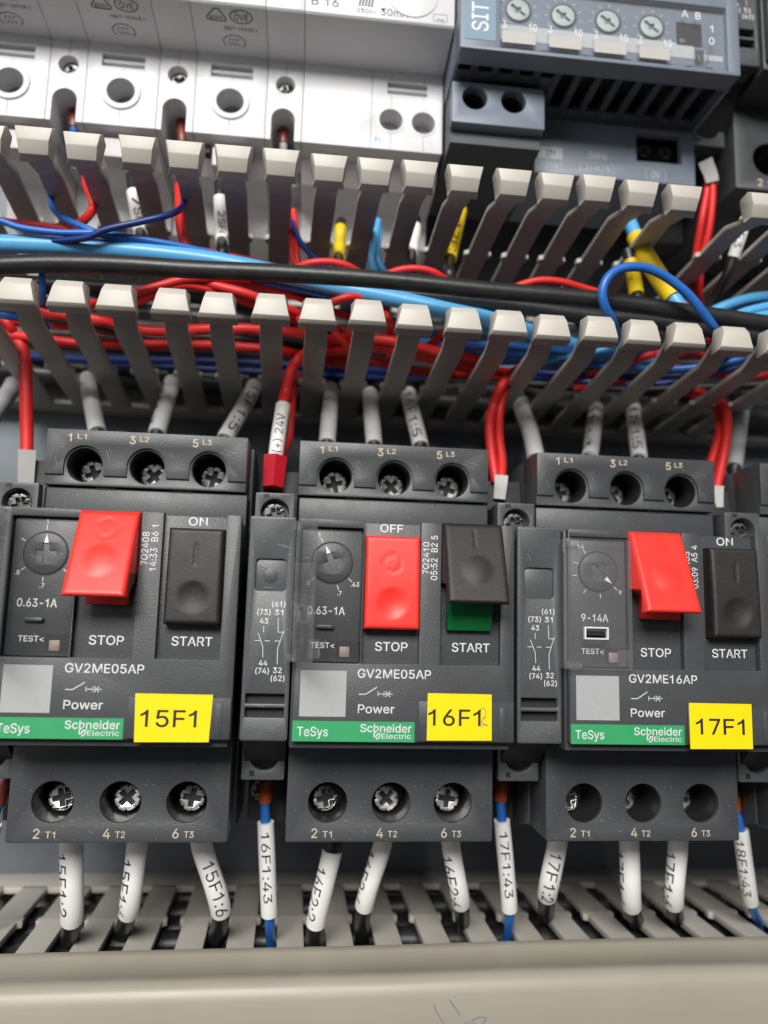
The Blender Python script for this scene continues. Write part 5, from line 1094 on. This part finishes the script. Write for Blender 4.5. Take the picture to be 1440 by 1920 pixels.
# --- blue wires from the contact blocks into the closed duct
def bluew(label, ft, fb, sa, sb, tail, text, ang, fm='forange'):
    pts = [(at(ft[0], ft[1], -32)[0], -25, -34), P(*ft, -31.7), P(*fb, -31.5), P(*sa, -31.6), Y(*sb, YB + 8), Y(*tail, YB - 4)]
    pts.append((pts[-1][0], YB - 22, pts[-1][2] - 10))
    wire(label, pts, 'wblue2', r=1.12, group='blue wires below the contact blocks', parts=[('ferrule', .6, 2.0, fm, 1.38), (SL, 3.0, 4.0, 'sleeve', 1.68, text, ang, False, 1.95, .45, 15.5)])
bluew('blue wire sleeved 16F1:43 dropping between the first two breakers', (500, 1466), (497, 1505), (498, 1541), (505, 1713), (508, 1785), '16F1:43', .12)
bluew('blue wire sleeved 17F1:43 dropping between the middle and right breakers', (941, 1470), (939, 1502), (941, 1538), (955, 1704), (948, 1775), '17F1:43', -.05)
bluew('blue wire sleeved 18F1:43 leaning right at the right edge', (1374, 1490), (1378, 1520), (1388, 1556), (1407, 1690), (1422, 1745), '18F1:43', .3)
bluew('wire with a brown ferrule cut off by the left edge under the contact block', (8, 1462), (-4, 1508), (-14, 1545), (-40, 1700), (-50, 1790), None, .1, 'fbrown')
# --- red wires with ferrules at the top of the contact blocks
def redw(label, pts, fer=None, dia=20, group='red wires dropping to the contact blocks', parts=None):
    pr = []
    if fer: pr.append(('ferrule', fer[0], fer[1], fer[2], fer[3], 6 if fer[2] == 'fred' else True))
    if parts: pr += parts
    wire(label, pts, 'wred', dia=dia, group=group, parts=pr)
redw('red wire dropping to the grey ferrule at the left edge', [Y(-60, 640, 84), Y(0, 618, 79), Y(34, 640, 74), Y(47, 672, Y_LO - .5), P(50, 730, -36), P(51, 800, -33), P(50, 862, -30.5), P(48, 912, -29.5)], (5.8, 7.0, 'fgrey', 1.75), 21)
redw('red wire tucked behind the one dropping at the left edge', [Y(-40, 560, 86), Y(10, 600, 78), Y(30, 635, 75), Y(42, 672, 72), P(45, 720, -40), P(47, 800, -36), P(49, 862, -32.5)], None, 17)
redw('red wire with a white sleeve marked (+) 24V and a red ferrule', [Y(640, 640, 86), Y(595, 652, 80), Y(566, 668, 74), Y(545, 697, Y_LO - .5), P(535, 735, -35), P(531, 760, -33), P(523, 810, -31), P(516, 864, -29.5), P(512, 916, -28.5)], (6.9, 8.0, 'fred', 2.05), 21,
     parts=[(SL, 5.0, 7.0, 'sleeve', 1.32, '(+) 24V', .05, True, 2.0, .56, 10.2)])
redw('plain red wire just behind the sleeved (+) 24V wire', [Y(640, 655, 88), Y(590, 690, 78), Y(556, 715, 73), P(545, 770, -38), P(541, 820, -36), P(520, 868, -33)], None, 17)
redw('left red wire of the pair dropping left of the breaker tagged 17F1', [Y(1040, 660, 84), Y(975, 690, 77), Y(945, 716, Y_LO), P(925, 760, -36), P(918, 800, -34), P(922, 850, -32), P(930, 905, -30)], None, 19)
redw('right red wire of the pair above the grey ferrule beside the middle breaker', [Y(1050, 655, 86), Y(985, 690, 79), Y(950, 724, Y_LO), P(937, 770, -37), P(936, 820, -34), P(941, 862, -32), P(940, 896, -30), P(936, 938, -29.5)], (6.0, 7.0, 'fgrey', 1.75), 18)
redw('outer red wire of the pair dropping beside the breaker tagged 17F1', [Y(1290, 730, 84), Y(1330, 742, 76), Y(1358, 762, Y_LO - 1), P(1363, 800, -36), P(1359, 840, -34), P(1350, 885, -33), P(1344, 916, -32), P(1345, 955, -31)], (6.0, 7.0, 'fgrey', 1.7), 19)
redw('inner red wire of the pair dropping beside the breaker tagged 17F1', [Y(1280, 738, 84), Y(1322, 750, 76), Y(1347, 772, Y_LO - 1), P(1349, 810, -38), P(1340, 846, -36), P(1326, 890, -35), P(1320, 930, -34)], None, 18)
redw('left red wire hanging from the grey ferrule at the upper right', [P(1326, 312, -34), P(1327, 344, -35), P(1316, 410, -36), P(1306, 470, -40), P(1295, 545, -45), Y(1280, 600, 90)], None, 15)
redw('right red wire hanging from the grey ferrule at the upper right', [P(1324, 305, -34), P(1336, 345, -34), P(1331, 420, -36), P(1316, 490, -40), P(1311, 545, -44), P(1318, 600, -50), Y(1330, 640, 90)], (0.0, 1.0, 'fgrey', 2.3), 15)
redw('short red wire end behind the fingers at the upper right', [P(1330, 470, -40), P(1308, 505, -42), P(1296, 535, -46), P(1275, 580, -52)], None, 13)
# --- thick cables along the duct
def cable(label, pts, m, dia): wire(label, pts, m, dia=dia, cat='cable', group='thick cables along the open duct')
zc = -9
cable('thick black cable arching across the whole open duct', [P(-90, 503, zc), P(0, 497, zc), P(110, 494, zc), P(230, 497, zc), P(360, 505, zc), P(540, 513, zc), P(720, 525, zc), P(920, 545, zc), P(1120, 562, zc), P(1270, 583, zc), P(1440, 608, zc), P(1540, 626, zc)], 'wblack', 35)
cable('second black cable half hidden below the arching one', [P(560, 540, -24), P(700, 548, -22), P(860, 560, -20), P(980, 575, -20), P(1100, 592, -20), P(1250, 606, -20), P(1440, 636, -20), P(1540, 650, -20)], 'wblack', 34)
cable('black cable deep in the left part of the open duct', [P(-80, 530, -30), P(80, 535, -30), P(250, 545, -30), P(420, 560, -30), P(540, 600, -34), P(640, 640, -40)], 'wblack', 34)
cable('thick light blue cable slipping under the black cable', [P(-90, 455, -17), P(0, 457, -17), P(90, 460, -17), P(180, 465, -17), P(300, 476, -17), P(420, 492, -18), P(560, 522, -19), P(660, 545, -19), P(740, 560, -19), P(840, 583, -19), P(920, 600, -20), P(1010, 628, -23), P(1110, 655, -28), P(1230, 680, -36)], 'wlight', 34)
cable('slimmer light blue cable beside the thick one in mid duct', [P(500, 535, -24), P(600, 545, -24), P(690, 552, -24), P(780, 566, -24), P(860, 590, -25), P(960, 640, -28), P(1060, 655, -32), P(1180, 650, -36)], 'wlight', 24)
# --- blue wires
def blue(label, pts, dia=13, m='wblue'): wire(label, pts, m, dia=dia, group=GBL)
blue('dark blue wire lying flat along the upper left of the duct', [P(-70, 400, -14), P(0, 414, -14), P(40, 427, -14), P(110, 436, -14), P(180, 437, -14), P(250, 446, -15), P(340, 462, -17), P(430, 482, -20), P(520, 500, -24)], 13, 'wblue2')
blue('blue wire coming down from a white tip at the upper left', [Y(93, 340, 116), Y(95, 366, 108), P(99, 388, -22), P(118, 408, -18), P(155, 425, -15), P(200, 443, -15), P(270, 455, -16), P(360, 470, -18), P(450, 490, -22)], 13, 'wblue2')
blue('dark blue wire rising right into a slot of the upper fingers', [P(100, 452, -15.5), P(160, 446, -13), P(200, 430, -12), P(262, 416, -12), P(312, 404, -13), P(338, 392, -16), Y(345, 376, 107), Y(345, 355, 114)], 13)
blue('blue wire dipping from the upper fingers beside the short yellow sleeve', [Y(548, 405, 112), Y(551, 425, 106), P(562, 452, -26), P(582, 476, -24), P(605, 497, -22), P(640, 530, -26)], 12)
blue('bright blue loop standing up over the black cable at the right', [P(1160, 640, -18), P(1150, 606, -7), P(1135, 576, -3), P(1129, 552, -2), P(1136, 526, -1.5), P(1156, 507, -1.5), P(1188, 500, -1.5), P(1222, 506, -2), P(1256, 524, -2.5), P(1290, 552, -3), P(1318, 586, -4), P(1338, 614, -6), P(1352, 640, -12), P(1366, 670, -26)], 19, 'wblue2')
blue('light blue wire hanging in the slot above the black cable', [Y(708, 415, 112), Y(705, 436, 107), P(700, 468, -26), P(698, 492, -25), P(706, 520, -27)], 17, 'wlight')
blue('second light blue wire curling beside the hanging one', [Y(712, 430, 110), P(707, 475, -27), P(712, 496, -26), P(728, 520, -28)], 14, 'wlight')
for k, (lab, pts, d, m_) in enumerate((
    ('upper one of the light blue wires leaving at the right edge', [P(1310, 600, -26), P(1345, 580, -25), P(1395, 562, -24), P(1445, 555, -24), P(1510, 552, -24)], 22, 'wlight'),
    ('middle one of the light blue wires leaving at the right edge', [P(1340, 612, -22), P(1390, 588, -22), P(1440, 575, -22), P(1510, 566, -22)], 20, 'wlight'),
    ('lowest one of the light blue wires leaving at the right edge', [P(1370, 616, -20), P(1410, 596, -20), P(1450, 588, -20), P(1510, 580, -20)], 18, 'wlight'),
    ('blue wire crossing under the black cable left of mid duct', [P(440, 515, -24), P(500, 531, -22), P(560, 543, -21), P(620, 557, -21), P(680, 575, -24), P(760, 610, -34)], 13, 'wblue2'),
    ('blue strip of wire beside the second finger at the left', [P(76, 480, -14), P(79, 520, -12), P(80, 560, -16), P(76, 590, -26)], 12, 'wblue2'),
    ('short blue wire behind the first finger at the left edge', [P(-40, 580, -20), P(5, 590, -20), P(40, 596, -22), P(90, 612, -28)], 16, 'wblue2'),
    ('topmost blue wire of the bundle right of mid duct', [Y(800, 625, 82), Y(880, 642, 77), Y(960, 646, 76), Y(1046, 655, 76), Y(1130, 660, 76), Y(1210, 650, 78)], 14, 'wblue2'),
    ('second blue wire of the bundle right of mid duct', [Y(790, 640, 84), Y(880, 657, 78), Y(960, 661, 76.5), Y(1046, 667, 76), Y(1130, 664, 77), Y(1260, 655, 80)], 14, 'wblue2'),
    ('third blue wire of the bundle right of mid duct', [Y(800, 660, 84), Y(900, 668, 78), Y(980, 676, 76.5), Y(1060, 680, 76), Y(1140, 686, 75), Y(1210, 691, 75), Y(1290, 690, 75), Y(1380, 676, 76), Y(1450, 650, 78)], 14, 'wblue2'),
    ('pale blue wire of the bundle right of mid duct', [Y(820, 680, 86), Y(960, 690, 78), Y(1060, 668, 75), Y(1130, 656, 75), Y(1200, 640, 78)], 11, 'wlight'),
    ('dark blue wire of the bundle behind the right hand fingers', [Y(880, 690, 84), Y(1000, 698, 78), Y(1120, 705, 76), Y(1220, 706, 76), Y(1320, 700, 76), Y(1400, 668, 78), Y(1470, 640, 80)], 14, 'wblue'),
    ('lower dark blue wire of the bundle behind the right hand fingers', [Y(900, 700, 86), Y(1080, 714, 78), Y(1180, 720, 77), Y(1260, 716, 77), Y(1380, 690, 79), Y(1480, 670, 80)], 13, 'wblue'),
    ('highest deep dark blue wire behind the left hand fingers', [Y(-40, 662, 82), Y(120, 672, 80), Y(300, 676, 79), Y(460, 680, 79), Y(620, 690, 80), Y(800, 700, 82)], 17, 'wblue'),
    ('second deep dark blue wire behind the left hand fingers', [Y(-40, 680, 82), Y(140, 686, 80), Y(300, 688, 79), Y(460, 696, 79), Y(620, 705, 80), Y(800, 712, 82)], 16, 'wblue'),
    ('lowest deep dark blue wire behind the left hand fingers', [Y(-40, 696, 83), Y(140, 700, 81), Y(300, 702, 80), Y(460, 708, 80), Y(620, 716, 81), Y(780, 722, 83)], 15, 'wblue'),
    )): blue(lab, pts, d, m_)
# --- red wires along the duct
def red(label, pts, dia=20): wire(label, pts, 'wred', dia=dia, group=GR)
for lab, pts, d in (
    ('lowest long red wire running behind the left hand fingers', [Y(-60, 622, 76), Y(40, 630, 75), Y(115, 641, 74), Y(200, 645, 74), Y(290, 647, 74), Y(380, 647, 74), Y(450, 651, 74), Y(520, 657, 74.5), Y(590, 672, 77), Y(680, 692, 80)], 20),
    ('long red wire second from the bottom behind the left hand fingers', [Y(-50, 560, 78), Y(30, 566, 77), Y(80, 584, 75.5), Y(130, 592, 75), Y(185, 600, 74.5), Y(240, 614, 74.5), Y(300, 621, 74.5), Y(370, 617, 74.5), Y(460, 616, 75), Y(540, 622, 76), Y(640, 640, 79)], 20),
    ('shaded red wire between the two long ones at the left', [Y(-40, 598, 80), Y(80, 606, 78), Y(180, 617, 77), Y(280, 628, 78), Y(400, 640, 81)], 17),
    ('red wire climbing to the right under the black cable at the left', [P(140, 572, -26), P(200, 566, -20), P(258, 548, -17), P(300, 536, -17), P(345, 524, -17), P(400, 521, -18), P(470, 523, -20)], 17),
    ('second red wire climbing to the right between the fingers', [P(210, 580, -24), P(265, 563, -19), P(300, 548, -18), P(345, 535, -18), P(400, 545, -20), P(460, 565, -22), P(520, 588, -26), P(600, 615, -34)], 16),
    ('red wire sloping down behind the fingers left of mid duct', [P(330, 510, -20), P(400, 534, -19), P(460, 550, -19), P(520, 572, -22), P(580, 596, -28), P(660, 630, -40)], 18),
    ('dark red wire sloping beside the blue one left of mid duct', [P(380, 515, -24), P(455, 529, -23), P(520, 546, -23), P(570, 562, -24), P(630, 585, -28), P(720, 620, -40)], 14),
    ('red wire stub between the fingers left of the 24V wire', [P(560, 600, -24), P(600, 580, -20), P(632, 564, -18), P(665, 557, -18), P(720, 570, -22)], 17),
    ('short steep red wire beside the finger above the middle breaker', [P(600, 585, -24), P(622, 610, -24), P(638, 636, -26), P(670, 660, -32)], 16),
    ('upper red wire of the middle bundle above the breaker tagged 16F1', [Y(600, 640, 80), Y(660, 634, 77), Y(730, 638, 75.5), Y(790, 652, 75), Y(850, 664, 75), Y(920, 678, 77)], 20),
    ('thick red wire of the middle bundle above the breaker tagged 16F1', [Y(590, 662, 80), Y(640, 656, 76), Y(720, 652, 75), Y(790, 668, 74.5), Y(850, 684, 74.5), Y(910, 694, 75), Y(980, 700, 77)], 21),
    ('lowest red wire of the middle bundle above the breaker tagged 16F1', [Y(600, 672, 80), Y(680, 676, 76), Y(740, 686, 75), Y(800, 698, 75), Y(870, 703, 75.5), Y(950, 706, 78)], 18),
    ('red wire rising to the left of the light blue cable in mid duct', [P(700, 660, -40), P(722, 645, -30), P(735, 620, -24), P(728, 600, -20), P(718, 585, -22)], 17),
    ('curved red wire between the fingers right of mid duct', [Y(730, 668, 80), Y(790, 655, 77), P(826, 632, -30), P(845, 605, -24), P(850, 580, -24)], 17),
    ('red wire crossing behind the fingers above the breaker tagged 17F1', [Y(1040, 720, 80), Y(1110, 702, 76), Y(1160, 690, 76), Y(1210, 668, 76), Y(1260, 662, 78), Y(1330, 668, 80)], 16),
    ('dark red wire low behind the right hand fingers', [Y(1080, 730, 80), Y(1140, 720, 77), Y(1190, 706, 76.5), Y(1260, 690, 78), Y(1320, 700, 79), Y(1420, 706, 76), Y(1480, 690, 77)], 15),
    ('red wire flat along the back below the upper left fingers', [P(-40, 405, -24), P(25, 416, -22), P(120, 428, -20), P(210, 440, -19), P(290, 456, -19), P(360, 466, -20), P(450, 482, -24), P(540, 505, -30)], 11),
    ('red wire rising into an upper slot at the far left', [P(120, 428, -22), P(150, 418, -24), P(172, 396, -27), Y(174, 375, 107), Y(164, 352, 113), Y(160, 330, 118)], 17),
    ('red wire dropping through an upper slot beside a dark blue wire', [Y(336, 350, 115), Y(337, 375, 109), P(338, 410, -24), P(342, 440, -22), P(352, 470, -22)], 20),
    ('red wire dropping beside the blue one above the black cable', [Y(550, 395, 112), Y(554, 425, 107), P(556, 460, -27), P(558, 490, -26), P(575, 520, -28)], 14),
    ('second red wire dropping to the left red loop', [Y(545, 415, 111), P(549, 462, -28), P(552, 492, -26), P(590, 510, -24)], 13),
    ('left red loop peeping over the black cable', [P(540, 520, -20), P(566, 498, -17), P(600, 491, -16), P(632, 493, -16), P(660, 503, -17), P(700, 530, -22)], 15),
    ('middle red loop peeping over the black cable', [P(705, 530, -20), P(732, 512, -17), P(765, 504, -16), P(798, 506, -16), P(826, 518, -17), P(860, 545, -22)], 15),
    ('right red loop peeping over the black cable', [P(945, 552, -20), P(972, 536, -17), P(1010, 526, -16), P(1050, 528, -16), P(1090, 539, -17), P(1130, 552, -18), P(1170, 575, -22)], 15),
    ): red(lab, pts, d)
# --- black wires deep in the duct
for lab, pts in (
    ('thin black wire between the long red wires at the left', [Y(40, 590, 80), Y(160, 606, 77), Y(280, 632, 76), Y(400, 633, 76), Y(500, 640, 77), Y(640, 660, 82)]),
    ('upper black wire deep behind the right hand fingers', [Y(940, 710, 84), Y(1080, 690, 81), Y(1200, 680, 82), Y(1320, 680, 82), Y(1460, 660, 82)]),
    ('lower black wire deep behind the right hand fingers', [Y(840, 722, 85), Y(1000, 720, 82), Y(1160, 730, 82), Y(1330, 725, 82), Y(1460, 720, 82)])):
    wire(lab, pts, 'wblack', dia=16, group='black wires in the open duct')
for i in range(9):  # filler cables added so the pale duct floor goes dark
    z = -70 - 1.2 * i
    yy = 76.0 + 3.6 * i
    wire(['added filler cable darkening the floor of the open duct', ][0], [(-240, yy, z), (-120, yy + random.uniform(-1, 1), z), (-40, yy + random.uniform(-1, 1), z + random.uniform(-2, 2)), (40, yy + random.uniform(-1, 1), z), (130, yy, z), (260, yy, z)], 'wblack', r=3.0, cat='cable', group='added dark filler on the duct floor')
# --- sleeved wires going up to the white devices and the blue grey module
def upw(label, pts, core, parts, r): wire(label, pts, core, r=r, group='wires rising from the open duct to the upper row', parts=parts)
def upz(px, py, y): return Y(px, py, y)
upw('white sleeved wire rising through the upper fingers at the left', [Y(246, 330, 121), Y(251, 366, 113), Y(262, 430, 106), P(268, 452, -20), P(276, 480, -24)], 'wblack', [(SL, .9, 2.2, 'sleeve', 1.25, '7SF2', -.2, False, 1.9, .4, 8)], 1.35)
upw('short white sleeved wire in the slot left of the black cable crest', [Y(411, 345, 119), Y(413, 375, 113), Y(416, 450, 105.5), P(417, 470, -22), P(420, 500, -24)], 'wblack', [(SL, .9, 2.1, 'sleeve', 1.25, '2SF4', -.1, False, 1.9, .5, 7)], 1.35)
upw('thin white sleeved wire left of the yellow sleeve in the upper slots', [Y(780, 410, 117), Y(777, 436, 112), Y(772, 476, 105.5), P(770, 500, -24), P(776, 530, -26)], 'wblack', [(SL, .6, 2.0, 'sleeve', 1.25, '9F1', 1.0, False, 1.9, .5, 6)], 1.35)
upw('yellow sleeved wire rising behind a finger over the black cable', [Y(866, 380, 118), Y(859, 412, 113), Y(843, 486, 104.5), P(842, 512, -20), P(850, 540, -24)], 'wblack', [(SL, .5, 2.0, 'wyellow', 1.25, '17F7', -.1, False, 1.7, .55, 9)], 1.5)
upw('short dull yellow sleeved wire in a slot above the left red loop', [Y(640, 415, 117), Y(638, 436, 112), Y(636, 474, 106), P(634, 500, -26), P(640, 530, -28)], 'wblack', [(SL, .7, 2.3, 'wyellow', 1.25)], 1.3)
upw('yellow sleeved wire with a light blue upper end right of the last fingers', [Y(1176, 405, 119), Y(1184, 424, 115), Y(1196, 452, 110), P(1214, 486, -26), P(1238, 524, -23), P(1265, 562, -20), P(1290, 596, -20)], 'wlight', [(SL, 1.7, 4.9, 'wyellow', 1.35)], 1.75)
upw('yellow sleeved wire standing upright behind the blue loop', [Y(1176, 470, 106), P(1186, 510, -28), P(1194, 556, -24), P(1200, 590, -24)], 'wblack', [(SL, .5, 1.95, 'wyellow', 1.25, 'V', .5, False, 1.8, .6, 1.6)], 1.5)
upw('white sleeved wire between the fingers beyond the gap at the right', [Y(1400, 405, 118), Y(1392, 432, 112), Y(1375, 482, 106), P(1360, 520, -30), P(1340, 560, -34)], 'wblack', [(SL, .3, 2.0, 'sleeve', 1.25, '08F3', 0, False, 1.8, .5, 7)], 1.2)
# ferruled wires in the arched notches of the narrow white modules
def notch(label, a, b, fm, core, x):
    p0 = P(a[0], a[1], -41.5); p1 = P(b[0], b[1], -40.5)
    wire(label, [(p0[0], p0[1] + 3.5, -43.5), p0, p1, (p1[0] + .2, p1[1] - 5, -44), (p1[0] + .4, p1[1] - 9, -56)], core, r=1.05, group='ferruled wires in the white modules', parts=[('ferrule', .2, 2.0, fm, 1.35)])
notch('dark red ferruled blue wire in the arched notch at the far left', (140, 212), (138, 238), 'fbrown', 'wblue2', 0)
notch('brown ferruled pale wire in the arched notch between two round openings', (341, 232), (342, 266), 'fbrown', 'wgrey', 0)
notch('brown ferruled pale wire in the notch beside the wide B 16 device', (531, 246), (531, 268), 'fbrown', 'wgrey', 0)

for yy, z in wire_later:  # cables added to blacken the lit inside of the closed duct
    wire('added filler cable darkening the closed duct at the bottom', [(-240, yy, z), (-100, yy + random.uniform(-1.5, 1.5), z), (0, yy + random.uniform(-1.5, 1.5), z - 1), (100, yy + random.uniform(-1.5, 1.5), z), (260, yy, z)], 'wblack', r=3.2, cat='cable', group='added dark filler in the closed duct')
